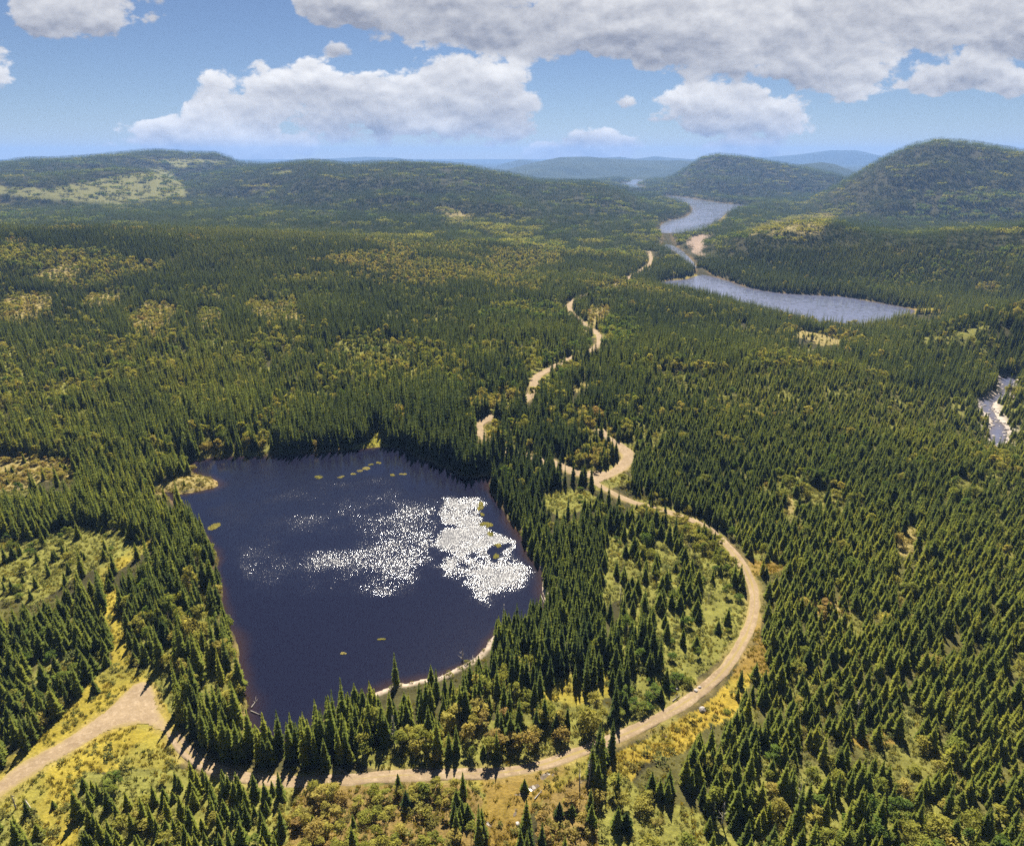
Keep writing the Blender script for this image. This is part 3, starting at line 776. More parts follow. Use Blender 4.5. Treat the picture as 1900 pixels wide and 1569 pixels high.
# ------------------------------------------------------------------ materials
def foliage_mat(name, stops, transl, tcol=1.5, lv=0.9):
    """stops: colours over tint 0..1"""
    m, n, out = material(name)
    ti = n.attr('tint', 'INSTANCER').outputs['Fac']
    lvv = n.attr('leafv').outputs['Fac']
    ramp = n.new('ShaderNodeValToRGB')
    cr = ramp.color_ramp
    for i, (p, c) in enumerate(stops):
        e = cr.elements[i] if i < 2 else cr.elements.new(p)
        e.position = p
        e.color = (*c, 1)
    n.set(ramp.inputs[0], ti)
    g = n.new('ShaderNodeNewGeometry')
    nz = n.noise(g.outputs['Position'], 0.6, 3.0)
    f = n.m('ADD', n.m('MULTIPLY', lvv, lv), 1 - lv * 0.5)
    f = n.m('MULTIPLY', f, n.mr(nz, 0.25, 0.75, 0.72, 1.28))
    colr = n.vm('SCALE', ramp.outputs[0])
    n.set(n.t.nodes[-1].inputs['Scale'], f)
    d = n.new('ShaderNodeBsdfDiffuse')
    n.set(d.inputs[0], colr)
    t = n.new('ShaderNodeBsdfTranslucent')
    c2 = n.vm('MULTIPLY', colr, (tcol, tcol * 0.97, tcol * 0.55))
    n.set(t.inputs[0], c2)
    mxs = n.new('ShaderNodeMixShader')
    mxs.inputs[0].default_value = transl
    n.t.links.new(d.outputs[0], mxs.inputs[1])
    n.t.links.new(t.outputs[0], mxs.inputs[2])
    n.t.links.new(mxs.outputs[0], out.inputs[0])
    return m


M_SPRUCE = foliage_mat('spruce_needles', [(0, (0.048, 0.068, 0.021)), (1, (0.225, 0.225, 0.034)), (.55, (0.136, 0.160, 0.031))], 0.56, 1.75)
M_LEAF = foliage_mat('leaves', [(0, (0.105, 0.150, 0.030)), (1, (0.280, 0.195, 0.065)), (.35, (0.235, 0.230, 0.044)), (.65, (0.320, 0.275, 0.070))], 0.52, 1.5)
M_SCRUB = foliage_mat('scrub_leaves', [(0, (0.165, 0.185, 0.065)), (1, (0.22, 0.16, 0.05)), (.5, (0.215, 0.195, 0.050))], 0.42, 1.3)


def plain(name, col, rough=0.9, nscale=2.0, amt=0.5, bump=0.0, spec=0.2):
    m, n, out = material(name)
    p = n.new('ShaderNodeBsdfPrincipled')
    g = n.new('ShaderNodeNewGeometry')
    nz = n.noise(g.outputs['Position'], nscale, 5.0, 0.6)
    c = n.mix(nz, tuple(x * (1 - amt) for x in col), tuple(min(1, x * (1 + amt)) for x in col))
    n.set(p.inputs['Base Color'], c)
    p.inputs['Roughness'].default_value = rough
    p.inputs['Specular IOR Level'].default_value = spec
    if bump:
        b = n.new('ShaderNodeBump')
        b.inputs['Strength'].default_value = bump
        b.inputs['Distance'].default_value = 0.2
        n.set(b.inputs['Height'], nz)
        n.set(p.inputs['Normal'], b.outputs[0])
    n.t.links.new(p.outputs[0], out.inputs[0])
    return m


M_BARK = plain('bark', (0.085, 0.065, 0.05), 0.95, 3.0)
M_BIRCH = plain('pale_bark', (0.26, 0.23, 0.19), 0.9, 3.0)
M_DEAD = plain('dead_wood', (0.28, 0.25, 0.22), 0.9, 3.0)
M_ROCK = plain('pale_rock', (0.36, 0.32, 0.29), 0.85, 1.5, 0.5, 0.5)


def ground_mat():
    m, n, out = material('ground')
    a = n.attr('cover')
    g = n.new('ShaderNodeNewGeometry')
    pos = g.outputs['Position']
    n1 = n.noise(pos, 0.45, 6.0, 0.65)
    n2 = n.noise(pos, 1.9, 4.0, 0.6)
    n3 = n.noise(pos, 0.06, 4.0, 0.6)
    f = n.m('MULTIPLY', n.mr(n1, 0.25, 0.75, 0.62, 1.38), n.m('MULTIPLY', n.mr(n2, 0.25, 0.75, 0.75, 1.25), n.mr(n3, 0.3, 0.7, 0.85, 1.15)))
    c = n.vm('SCALE', a.outputs['Color'])
    n.set(n.t.nodes[-1].inputs['Scale'], f)
    p = n.new('ShaderNodeBsdfPrincipled')
    n.set(p.inputs['Base Color'], c)
    p.inputs['Roughness'].default_value = 1.0
    p.inputs['Specular IOR Level'].default_value = 0.05
    b = n.new('ShaderNodeBump')
    b.inputs['Strength'].default_value = 0.9
    b.inputs['Distance'].default_value = 0.5
    n.set(b.inputs['Height'], n.m('ADD', n1, n.m('MULTIPLY', n2, 0.4)))
    n.set(p.inputs['Normal'], b.outputs[0])
    n.t.links.new(p.outputs[0], out.inputs[0])
    return m


def gravel_mat(name, c1, c2):
    m, n, out = material(name)
    a = n.attr('wear').outputs['Fac']          # 0 wheel track, 1 verge or crown with grass
    g = n.new('ShaderNodeNewGeometry')
    pos = g.outputs['Position']
    n1 = n.noise(pos, 0.35, 5.0, 0.6)
    n2 = n.noise(pos, 2.6, 5.0, 0.7)
    base = n.mix(n.mr(n1, 0.3, 0.7), c1, c2)
    n4 = n.noise(pos, 1.1, 6.0, 0.72)
    base = n.mix(n.mr(n2, 0.35, 0.75, 0.0, 0.55), base, (0.15, 0.11, 0.065))
    base = n.mix(n.mr(n4, 0.5, 0.72, 0.0, 0.55), base, (0.42, 0.33, 0.23))
    grass = n.mix(n2, (0.20, 0.16, 0.05), (0.26, 0.19, 0.09))
    w = n.mr(n.m('ADD', a, n.m('MULTIPLY', n.m('SUBTRACT', n4, 0.5), 1.2)), 0.4, 0.85)
    c = n.mix(w, base, grass)
    p = n.new('ShaderNodeBsdfPrincipled')
    n.set(p.inputs['Base Color'], c)
    p.inputs['Roughness'].default_value = 0.95
    p.inputs['Specular IOR Level'].default_value = 0.1
    b = n.new('ShaderNodeBump')
    b.inputs['Strength'].default_value = 0.6
    b.inputs['Distance'].default_value = 0.15
    n.set(b.inputs['Height'], n2)
    n.set(p.inputs['Normal'], b.outputs[0])
    n.t.links.new(p.outputs[0], out.inputs[0])
    return m


def water_mat(name, deep, shallow, rough_calm, waves, near=True):
    m, n, out = material(name)
    g = n.new('ShaderNodeNewGeometry')
    pos = g.outputs['Position']
    sh = n.attr('shallow').outputs['Fac']
    wind = n.attr('wind').outputs['Fac']
    p = n.new('ShaderNodeBsdfPrincipled')
    n.set(p.inputs['Base Color'], n.mix(sh, deep, shallow))
    p.inputs['IOR'].default_value = 1.333
    p.inputs['Roughness'].default_value = rough_calm
    s2 = n.noise(n.vm('ADD', pos, (40.0, 13.0, 0.0)), waves[0] * 0.31, 3.0, 0.5)
    b = n.new('ShaderNodeBump')
    b.inputs['Distance'].default_value = waves[1]
    n.set(b.inputs['Strength'], n.m('MULTIPLY', wind, 0.35))
    n.set(b.inputs['Height'], s2)
    # wavelets: small facets, each tilted its own way, more strongly where the wind ruffles the water
    vo = n.new('ShaderNodeTexVoronoi', voronoi_dimensions='2D', feature='F1')
    n.set(vo.inputs['Vector'], n.vm('MULTIPLY', pos, (1.0, 0.8, 1.0)))
    vo.inputs['Scale'].default_value = waves[0]
    sc = n.new('ShaderNodeSeparateXYZ')
    n.t.links.new(vo.outputs['Color'], sc.inputs[0])
    rad = n.m('MULTIPLY', n.m('POWER', sc.outputs[0], 0.5), n.m('MULTIPLY', n.m('MINIMUM', n.m('MULTIPLY', wind, 2.2), 1.0), waves[2]))
    ang = n.m('MULTIPLY', sc.outputs[1], 6.2832)
    tx = n.m('MULTIPLY', rad, n.m('COSINE', ang))
    ty = n.m('SUBTRACT', n.m('MULTIPLY', rad, n.m('SINE', ang)), n.mr(wind, 0.45, 0.9, 0.0, waves[3]))
    nrm = n.vm('NORMALIZE', n.vm('ADD', b.outputs[0], n.comb(tx, ty, 0.0)))
    n.set(p.inputs['Normal'], nrm)
    n.set(p.inputs['Roughness'], n.m('MULTIPLY', n.mr(wind, 0.3, 0.8, rough_calm, waves[4]), n.mr(sc.outputs[2], 0.0, 1.0, 0.6, 1.25)))
    n.t.links.new(p.outputs[0], out.inputs[0])
    return m


M_GROUND = ground_mat()
M_TRACK = gravel_mat('track_gravel', (0.19, 0.135, 0.08), (0.29, 0.215, 0.135))
M_LAKE = water_mat('lake_water', (0.0075, 0.0080, 0.019), (0.030, 0.016, 0.011), 0.09, (11.0, 0.3, 0.25, 0.07, 0.42))
M_RIVER = water_mat('river_water', (0.085, 0.095, 0.155), (0.10, 0.08, 0.07), 0.12, (0.35, 0.6, 0.05, 0.0, 0.2))

# ------------------------------------------------------------------ terrain sheet
def build_terrain():
    fine = np.arange(-40, 40.01, 0.14)
    az = R(1) * np.concatenate([np.arange(-180, -40, 2.5), fine, np.arange(42.5, 180, 2.5)])
    rr = [4.0, 15, 30, 45, 60, 72, 82]
    x = 88.0
    while x < 330:
        rr.append(x)
        x += 0.6
    while x < 1100:
        rr.append(x)
        x *= 1.0035
    while x < 16000:
        rr.append(x)
        x *= 1.012
    rr += [18000, 24000, 34000, 50000]
    rr = np.array(rr)
    nA, nR = len(az), len(rr)
    A, RR = np.meshgrid(az, rr)
    X = (RR * np.sin(A)).ravel()
    Y = (RR * np.cos(A)).ravel()
    Z = height(X, Y)
    Z[RR.ravel() > 16500] = np.minimum(Z[RR.ravel() > 16500], 0)
    cv = cover(X, Y, Z)
    g = cv['g']
    # road shoulders and shores
    m = (np.clip(1 - cv['road'] / 1.1, 0, 1) * (0.55 + .5 * fbm(X, Y, 5, 3, 41)).clip(0, 1))[:, None]
    g = g * (1 - .7 * m) + np.array((0.24, 0.18, 0.07)) * .7 * m
    sand = (np.clip(1 - np.abs(cv['wat'] - 0.5) / (1.0 + 0.003 * cv['r']), 0, 1) * (0.35 + 0.4 * fbm(X, Y, 9, 3, 66)).clip(0, .8))[:, None]
    px, py = cv['px'], cv['py']
    beach = (px > 640) & (px < 935) & (py > 1150) & (py < 1310)
    beach |= (px > 985) & (px < 1030) & (py > 1050) & (py < 1145)
    bs = np.where(beach, np.clip(1.0 - np.abs(cv['wat'] - 0.6) / 1.8, 0, 1), 0)[:, None]
    g = g * (1 - sand) + np.array((0.19, 0.125, 0.06)) * sand
    g = g * (1 - bs) + np.array((0.36, 0.29, 0.23)) * bs
    # far forest floor takes the forest's own colour where no trees are built
    rb = (px > 1790) & (px < 1910) & (py > 690) & (py < 850) & (cv['r'] < 700)
    rs = np.where(rb, np.clip(1.1 - np.abs(cv['wat'] - 1.0) / 4.5, 0, 1), 0)[:, None]
    g = g * (1 - rs) + np.array((0.34, 0.29, 0.25)) * rs
    farm = sstep(4200, 5200, cv['r'])[:, None]
    mott = (0.5 + 0.5 * fbm(X, Y, 90, 4, 55))[:, None]
    fc = np.array((0.020, 0.032, 0.020)) * (1 - mott) + np.array((0.038, 0.050, 0.026)) * mott
    g = g * (1 - farm) + fc * farm
    idx = np.arange(nA * nR).reshape(nR, nA)
    a = idx[:-1]
    b = idx[1:]
    f = np.stack([a, np.roll(a, -1, 1), np.roll(b, -1, 1), b], -1).reshape(-1, 4)
    cap = len(X)
    V = np.stack([X, Y, Z], -1)
    V = np.vstack([V, [[0, 0, float(Z[:nA].mean())]]])
    tri = np.stack([np.roll(idx[0], -1), idx[0], np.full(nA, cap)], -1)
    gcol = np.vstack([g, g[:1]])
    gcol = np.hstack([gcol, np.ones((len(gcol), 1))])
    me = mesh_np('ground', V, [f[:, ::-1], tri[:, ::-1]][0:1] + [tri], [M_GROUND], attrs=[('cover', 'FLOAT_COLOR', gcol)], smooth=True)
    o = link('ground', me)
    tag(o, kind='structure')
    return o


build_terrain()

# ------------------------------------------------------------------ waters
from mathutils import geometry as mgeo


def build_water(name, outline, z, grow, mat, grid, windf, near):
    """water sheet: a grid clipped to the outline grown by a little (the banks rise through it)"""
    lo, hi = outline.min(0) - grow, outline.max(0) + grow
    xs = np.arange(lo[0], hi[0] + grid, grid)
    ys = np.arange(lo[1], hi[1] + grid, grid)
    X, Y = np.meshgrid(xs, ys)
    sh = X.shape
    Xf, Yf = X.ravel(), Y.ravel()
    ins = inside(Xf, Yf, outline)
    d = segdist(Xf, Yf, outline, True, grow + 25)
    keepv = (ins | (d < grow)).reshape(sh)
    q = keepv[:-1, :-1] & keepv[1:, :-1] & keepv[:-1, 1:] & keepv[1:, 1:]
    idx = np.arange(X.size).reshape(sh)
    f = np.stack([idx[:-1, :-1][q], idx[:-1, 1:][q], idx[1:, 1:][q], idx[1:, :-1][q]], -1)
    used = np.unique(f)
    remap = np.full(X.size, -1)
    remap[used] = np.arange(len(used))
    V = np.stack([Xf, Yf, np.full(X.size, z)], -1)[used]
    vr = near * (0.65 + 0.6 * fbm(Xf, Yf, near * 4, 3, 67)).clip(.25, 1.5)
    shal = np.where(ins, np.clip(1 - d / vr, 0, 1) ** 1.5, 1.0)[used] * .8
    wind = windf(V[:, 0], V[:, 1])
    me = mesh_np(name, V, remap[f], [mat], attrs=[('shallow', 'FLOAT', shal), ('wind', 'FLOAT', wind)], smooth=True)
    return tag(link(name, me), kind='structure')


RUFFLED = [(818, 925), (862, 922), (893, 925), (905, 950), (930, 975), (955, 988), (975, 1020), (990, 1060), (975, 1078), (940, 1092), (905, 1118), (880, 1110), (858, 1085), (815, 1062), (795, 1035), (812, 990), (822, 950)]
RUFFLED2 = [(560, 1000), (620, 960), (700, 960), (740, 990), (730, 1040), (690, 1090), (600, 1080)]
SPARKLE = [(380, 900), (470, 860), (620, 870), (780, 880), (830, 930), (800, 1040), (760, 1110), (640, 1100), (480, 1120), (400, 1040)]
CALM = [(905, 1012), (935, 1002), (945, 1012), (925, 1042), (915, 1030)]


def lake_wind(x, y):
    px, py, dep = project(x, y, np.zeros_like(x))
    jx = px + fbm(x, y, 9, 4, 61) * 24
    jy = py + fbm(x, y, 9, 4, 62) * 13
    def soft(poly, w):
        d = segdist(jx, jy, poly, True)
        return sstep(-w, w, np.where(inside(jx, jy, poly), d, -d))
    streak = 0.5 + 0.5 * fbm(x * 0.6 + y * 0.25, y * 1.2 - x * .3, 14, 4, 63)
    clus = 0.5 + 0.5 * fbm(x, y, 11, 4, 65)
    w = 0.03 + 0.05 * streak
    w = np.maximum(w, soft(SPARKLE, 26) * (0.205 + 0.10 * streak + 0.14 * clus))
    w = np.maximum(w, soft(RUFFLED2, 40) * (0.14 + 0.17 * clus + .10 * streak))
    w = np.maximum(w, soft(RUFFLED, 30) * (0.20 + 0.44 * clus + 0.24 * streak + 0.18 * fbm(x, y, 3, 3, 68)))
    w = w * (1 - 0.97 * soft(CALM, 4))
    d = segdist(x, y, LAKE, True, 12)
    LEE = [(395, 838), (500, 838), (640, 826), (740, 822), (860, 878), (960, 855), (905, 900), (920, 940), (950, 975), (975, 1010), (960, 1000), (935, 985), (912, 962), (902, 930), (880, 912), (800, 905), (720, 868), (640, 852), (500, 858), (395, 862)]
    lee = soft(LEE, 10)
    w = w * (1 - .92 * lee)
    w = w * (0.5 + 0.5 * np.clip(d / 7, 0, 1))
    return w


build_water('lake_water', LAKE, 0.0, 3.0, M_LAKE, 1.0, lake_wind, 4.0)
rw = lambda x, y: 0.5 + 0.35 * fbm(x, y * 1.5, 40, 3, 64)
build_water('river_lake_water', RIV1, RIVZ, 10.0, M_RIVER, 6.0, rw, 10.0)
build_water('river_water', NARR, RIVZ - 0.05, 10.0, M_RIVER, 6.0, rw, 10.0)
build_water('far_lake_water', RIV2, RIVZ - 0.1, 30.0, M_RIVER, 18.0, rw, 25.0)
build_water('farthest_lake_water', RIV3, RIVZ - 0.1, 60.0, M_RIVER, 30.0, rw, 30.0)
build_water('stream_water', STREAM, STRZ, 3.0, M_RIVER, 2.0, rw, 8.0)


# ------------------------------------------------------------------ roads
def ribbon(name, line, hw, crown, lift, seed, mat=None):
    """gravel strip draped on the ground; wear attribute marks verge and grassy crown"""
    p = np.asarray(line)
    tg = np.gradient(p, axis=0)
    tg /= np.maximum(np.hypot(tg[:, 0], tg[:, 1]), 1e-6)[:, None]
    nr = np.stack([-tg[:, 1], tg[:, 0]], -1)
    s = np.cumsum(np.r_[0, np.hypot(*np.diff(p, axis=0).T)])
    offs = np.array([-1.0, -0.82, -0.55, -0.2, 0, 0.2, 0.55, 0.82, 1.0])
    wear = np.array([1.0, 0.55, 0.0, 0.35 * crown, 0.95 * crown, 0.35 * crown, 0.0, 0.55, 1.0])
    rows = []
    wr = []
    for o, w in zip(offs, wear):
        jit = 1 + (0.22 * fbm(s, s * 0 + seed, 3.0, 3, seed + int(o * 10)) if abs(o) > .7 else 0)
        q = p + nr * (o * hw * jit)[:, None] if np.ndim(jit) else p + nr * o * hw
        rows.append(q)
        wr.append(np.full(len(p), w) + 0.34 * fbm(s, s * 0 + o * 7, 7, 3, seed + 3) + 0.22 * fbm(s, s * 0, 40, 2, seed + 4))
    Q = np.stack(rows, 1)
    z = height(Q[..., 0], Q[..., 1])
    zc = z.mean(1, keepdims=True)
    z = z + lift
    z[:, 0] -= lift + .08
    z[:, -1] -= lift + .08
    V = np.dstack([Q, z[..., None]]).reshape(-1, 3)
    nL, nO = len(p), len(offs)
    idx = np.arange(nL * nO).reshape(nL, nO)
    f = np.stack([idx[:-1, :-1], idx[:-1, 1:], idx[1:, 1:], idx[1:, :-1]], -1).reshape(-1, 4)
    me = mesh_np(name, V, f[:, ::-1], [mat or M_TRACK], attrs=[('wear', 'FLOAT', np.stack(wr, 1).ravel())], smooth=True)
    return tag(link(name, me), kind='structure')


ribbon('gravel_track', LINES['track'], 1.5, 1.0, 0.07, 11)
ribbon('gravel_road', LINES['road'], 2.9, 0.15, 0.11, 12)
ribbon('forest_road', LINES['road2'], 2.7, 0.1, 0.16, 13)
ribbon('road_spur', LINES['spur'], 3.2, 0.1, 0.20, 14)


def area_sheet(name, outline, lift, grid, mat, wearf):
    lo, hi = outline.min(0), outline.max(0)
    X, Y = np.meshgrid(np.arange(lo[0], hi[0] + grid, grid), np.arange(lo[1], hi[1] + grid, grid))
    sh = X.shape
    Xf, Yf = X.ravel(), Y.ravel()
    ins = inside(Xf, Yf, outline)
    d = segdist(Xf, Yf, outline, True, 12)
    d = np.where(ins, d, -d)
    keep = ((d + 0.7 * fbm(Xf, Yf, 3, 3, 8)) > 0).reshape(sh)
    q = keep[:-1, :-1] & keep[1:, :-1] & keep[:-1, 1:] & keep[1:, 1:]
    idx = np.arange(X.size).reshape(sh)
    f = np.stack([idx[:-1, :-1][q], idx[:-1, 1:][q], idx[1:, 1:][q], idx[1:, :-1][q]], -1)
    used = np.unique(f)
    remap = np.full(X.size, -1)
    remap[used] = np.arange(len(used))
    V = np.stack([Xf, Yf, height(Xf, Yf) + lift * np.clip(d / .9, 0, 1) - .06 * (d < .45)], -1)[used]
    me = mesh_np(name, V, remap[f], [mat], attrs=[('wear', 'FLOAT', wearf(Xf, Yf, d)[used])], smooth=True)
    return tag(link(name, me), kind='structure')


area_sheet('gravel_clearing', LINES['pad'], 0.10, 0.5, M_TRACK, lambda x, y, d: np.clip(1 - np.maximum(d, 0) / 2.2, 0, 1) + 0.22 * fbm(x, y, 6, 3, 4))
jp = np.array([(1078, 876), (1100, 872), (1122, 874), (1140, 868), (1152, 872), (1140, 884), (1122, 894), (1106, 900), (1092, 890)], float)
area_sheet('road_junction', smooth_line(ground(jp[:, 0], jp[:, 1]), 1.5, True), 0.14, 0.7, M_TRACK, lambda x, y, d: np.clip(0.4 - np.maximum(d, 0) / 2, 0, 1))
#---TREES---
# ------------------------------------------------------------------ tree shapes
def spruce_shape(seed, Ht, Rad, nw, nb, sub, droop=0.28, slim=0.8, bare=0.06):
    """branches as folded sprays -> verts, tris, leafv"""
    r = np.random.default_rng(seed)
    V, F, L = [], [], []
    def add(pts, tris, lv):
        k = len(V)
        V.extend(pts)
        L.extend(lv)
        F.extend([(k + a, k + b, k + c) for a, b, c in tris])
    for i in range(nw):
        f = (i + r.uniform(0, .6)) / nw
        z = Ht * (bare + (0.97 - bare) * f)
        base = Rad * (1 - f) ** slim * (0.75 + 0.25 * min(1, f / 0.12))
        a0 = r.uniform(0, 6.28)
        n_here = max(3, int(round(nb * (1 - 0.45 * f))))
        for b in range(n_here):
            a = a0 + 6.283 * b / n_here + r.normal(0, .22)
            Lb = max(0.12, base * r.uniform(0.62, 1.22)) + 0.05
            up = 0.35 * f - droop * (1 - f)
            w = 0.30 * Lb + 0.11
            ca, sa = math.cos(a), math.sin(a)
            def pt(rad, side, dz):
                return (ca * rad - sa * side, sa * rad + ca * side, z + dz + r.normal(0, .02))
            dz1, dz2 = up * Lb * 0.45 + .03, up * Lb * 1.0
            g = r.uniform(0.25, 0.75)
            if sub:
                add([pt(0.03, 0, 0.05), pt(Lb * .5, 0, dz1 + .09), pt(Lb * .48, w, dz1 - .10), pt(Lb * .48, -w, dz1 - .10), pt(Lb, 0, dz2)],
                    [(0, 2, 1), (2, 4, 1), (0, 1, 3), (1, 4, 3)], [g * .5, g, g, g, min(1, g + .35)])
                for sgn in (-1, 1):
                    q = Lb * r.uniform(.3, .62)
                    zz = up * q + .02
                    add([pt(q, 0, zz + .05), pt(q + .18 * Lb, sgn * w * .35, zz - .06), pt(q + .40 * Lb, sgn * (w * 1.25), zz - .16 - .12 * Lb), pt(q + .05 * Lb, sgn * w * .8, zz - .12)],
                        [(0, 1, 2), (0, 2, 3)], [g * .7, g, min(1, g + .3), g])
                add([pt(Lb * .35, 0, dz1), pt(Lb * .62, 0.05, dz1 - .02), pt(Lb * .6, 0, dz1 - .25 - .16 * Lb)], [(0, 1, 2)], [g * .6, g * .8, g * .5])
            else:
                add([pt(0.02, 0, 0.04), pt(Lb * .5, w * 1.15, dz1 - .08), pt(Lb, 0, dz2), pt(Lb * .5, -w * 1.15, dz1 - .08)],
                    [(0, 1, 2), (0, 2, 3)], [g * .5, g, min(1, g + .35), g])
    k = len(V)
    tw = 0.10 + 0.012 * Ht
    V.extend([(tw, 0, Ht * .92), (-tw * .5, tw * .8, Ht * .92), (-tw * .5, -tw * .8, Ht * .92), (0, 0, Ht)])
    L.extend([.5, .5, .5, .9])
    F.extend([(k, k + 1, k + 3), (k + 1, k + 2, k + 3), (k + 2, k, k + 3)])
    return np.array(V), np.array(F), np.array(L)


def trunk_shape(Ht, rad, lean=0.0, seed=0, limbs=0):
    r = np.random.default_rng(seed)
    V, F = [], []
    def tube(p0, p1, r0, r1, n=5, seg=3):
        k = len(V)
        p0, p1 = np.array(p0, float), np.array(p1, float)
        ax = p1 - p0
        ax = ax / np.linalg.norm(ax)
        e = np.cross(ax, (0.3, 0.9, 0.1))
        e /= np.linalg.norm(e)
        g = np.cross(ax, e)
        for s in range(seg + 1):
            t = s / seg
            c = p0 + (p1 - p0) * t
            for q in range(n):
                a = 6.283 * q / n
                V.append(c + (e * math.cos(a) + g * math.sin(a)) * (r0 + (r1 - r0) * t))
        for s in range(seg):
            for q in range(n):
                a, b = k + s * n + q, k + s * n + (q + 1) % n
                F.append((a, b, b + n))
                F.append((a, b + n, a + n))
    tube((0, 0, -0.4), (lean * Ht, 0, Ht), rad, rad * .25)
    for i in range(limbs):
        z = Ht * r.uniform(.3, .85)
        a = r.uniform(0, 6.28)
        l = Ht * r.uniform(.18, .38)
        tube((lean * z, 0, z), (lean * z + math.cos(a) * l * .8, math.sin(a) * l * .8, z + l * .75), rad * .45, rad * .12, 4, 1)
    return np.array(V), np.array(F)


def leaf_shape(seed, Ht, Rad, lobes, per, size, base=0.25, flat=0.8):
    """crown of many leaf sprays spread through several lobes"""
    r = np.random.default_rng(seed)
    V, F, L = [], [], []
    for i in range(lobes):
        if i == 0:
            c = np.array([0, 0, Ht * .78])
            lr = Rad * .55
        else:
            a = 6.283 * i / (lobes - 1) + r.normal(0, .4)
            q = Rad * r.uniform(.35, .75)
            c = np.array([math.cos(a) * q, math.sin(a) * q, Ht * r.uniform(base + .12, .80)])
            lr = Rad * r.uniform(.34, .56)
        g0 = r.uniform(.25, .75)
        for j in range(per):
            d = r.normal(0, 1, 3)
            d /= np.linalg.norm(d)
            rad = lr * r.uniform(.45, 1.08)
            p = c + d * rad * np.array([1, 1, flat])
            p[2] = min(max(p[2], Ht * base * .5), Ht)
            nrm = d * .6 + r.normal(0, .5, 3) + np.array([0, .25, .75])
            nrm /= np.linalg.norm(nrm)
            e = np.cross(nrm, r.normal(0, 1, 3))
            e /= max(np.linalg.norm(e), 1e-6)
            g = np.cross(nrm, e)
            s = size * r.uniform(.6, 1.35)
            k = len(V)
            V.extend([p - e * s, p + g * s * .55, p + e * s, p - g * s * .55])
            lv = np.clip(g0 + r.normal(0, .16), 0, 1)
            L.extend([lv] * 4)
            F.extend([(k, k + 1, k + 2), (k, k + 2, k + 3)])
    return np.array(V), np.array(F), np.array(L)


SPR = [  # detailed spruces: height, radius, whorls, branches, kind
    (12.0, 1.5, 30, 8, 0.84), (12.0, 1.25, 32, 7, 0.76), (12.0, 1.75, 29, 9, 0.9),          # slim
    (9.0, 1.7, 26, 10, 0.98), (9.0, 1.95, 25, 10, 1.02), (9.0, 1.5, 27, 9, 0.95), (9.0, 2.1, 24, 11, 1.05)]   # broad
SPR_HI = [spruce_shape(100 + i, h, rd * 1.04, int(nw * .78), nb, False, slim=sl) for i, (h, rd, nw, nb, sl) in enumerate(SPR)]
BRD = [(8.0, 2.3, 8, 62, .34), (8.5, 2.0, 7, 66, .32), (7.0, 2.6, 9, 58, .34), (9.0, 1.9, 8, 58, .33)]
BRD_HI = [leaf_shape(300 + i, *b) for i, b in enumerate(BRD)]
SHR = [(1.5, 1.1, 5, 22, .20), (1.2, 1.3, 6, 18, .20), (2.0, 1.2, 5, 26, .22), (0.9, 1.2, 6, 14, .20)]
SHR_HI = [leaf_shape(380 + i, *b, base=.05) for i, b in enumerate(SHR)]


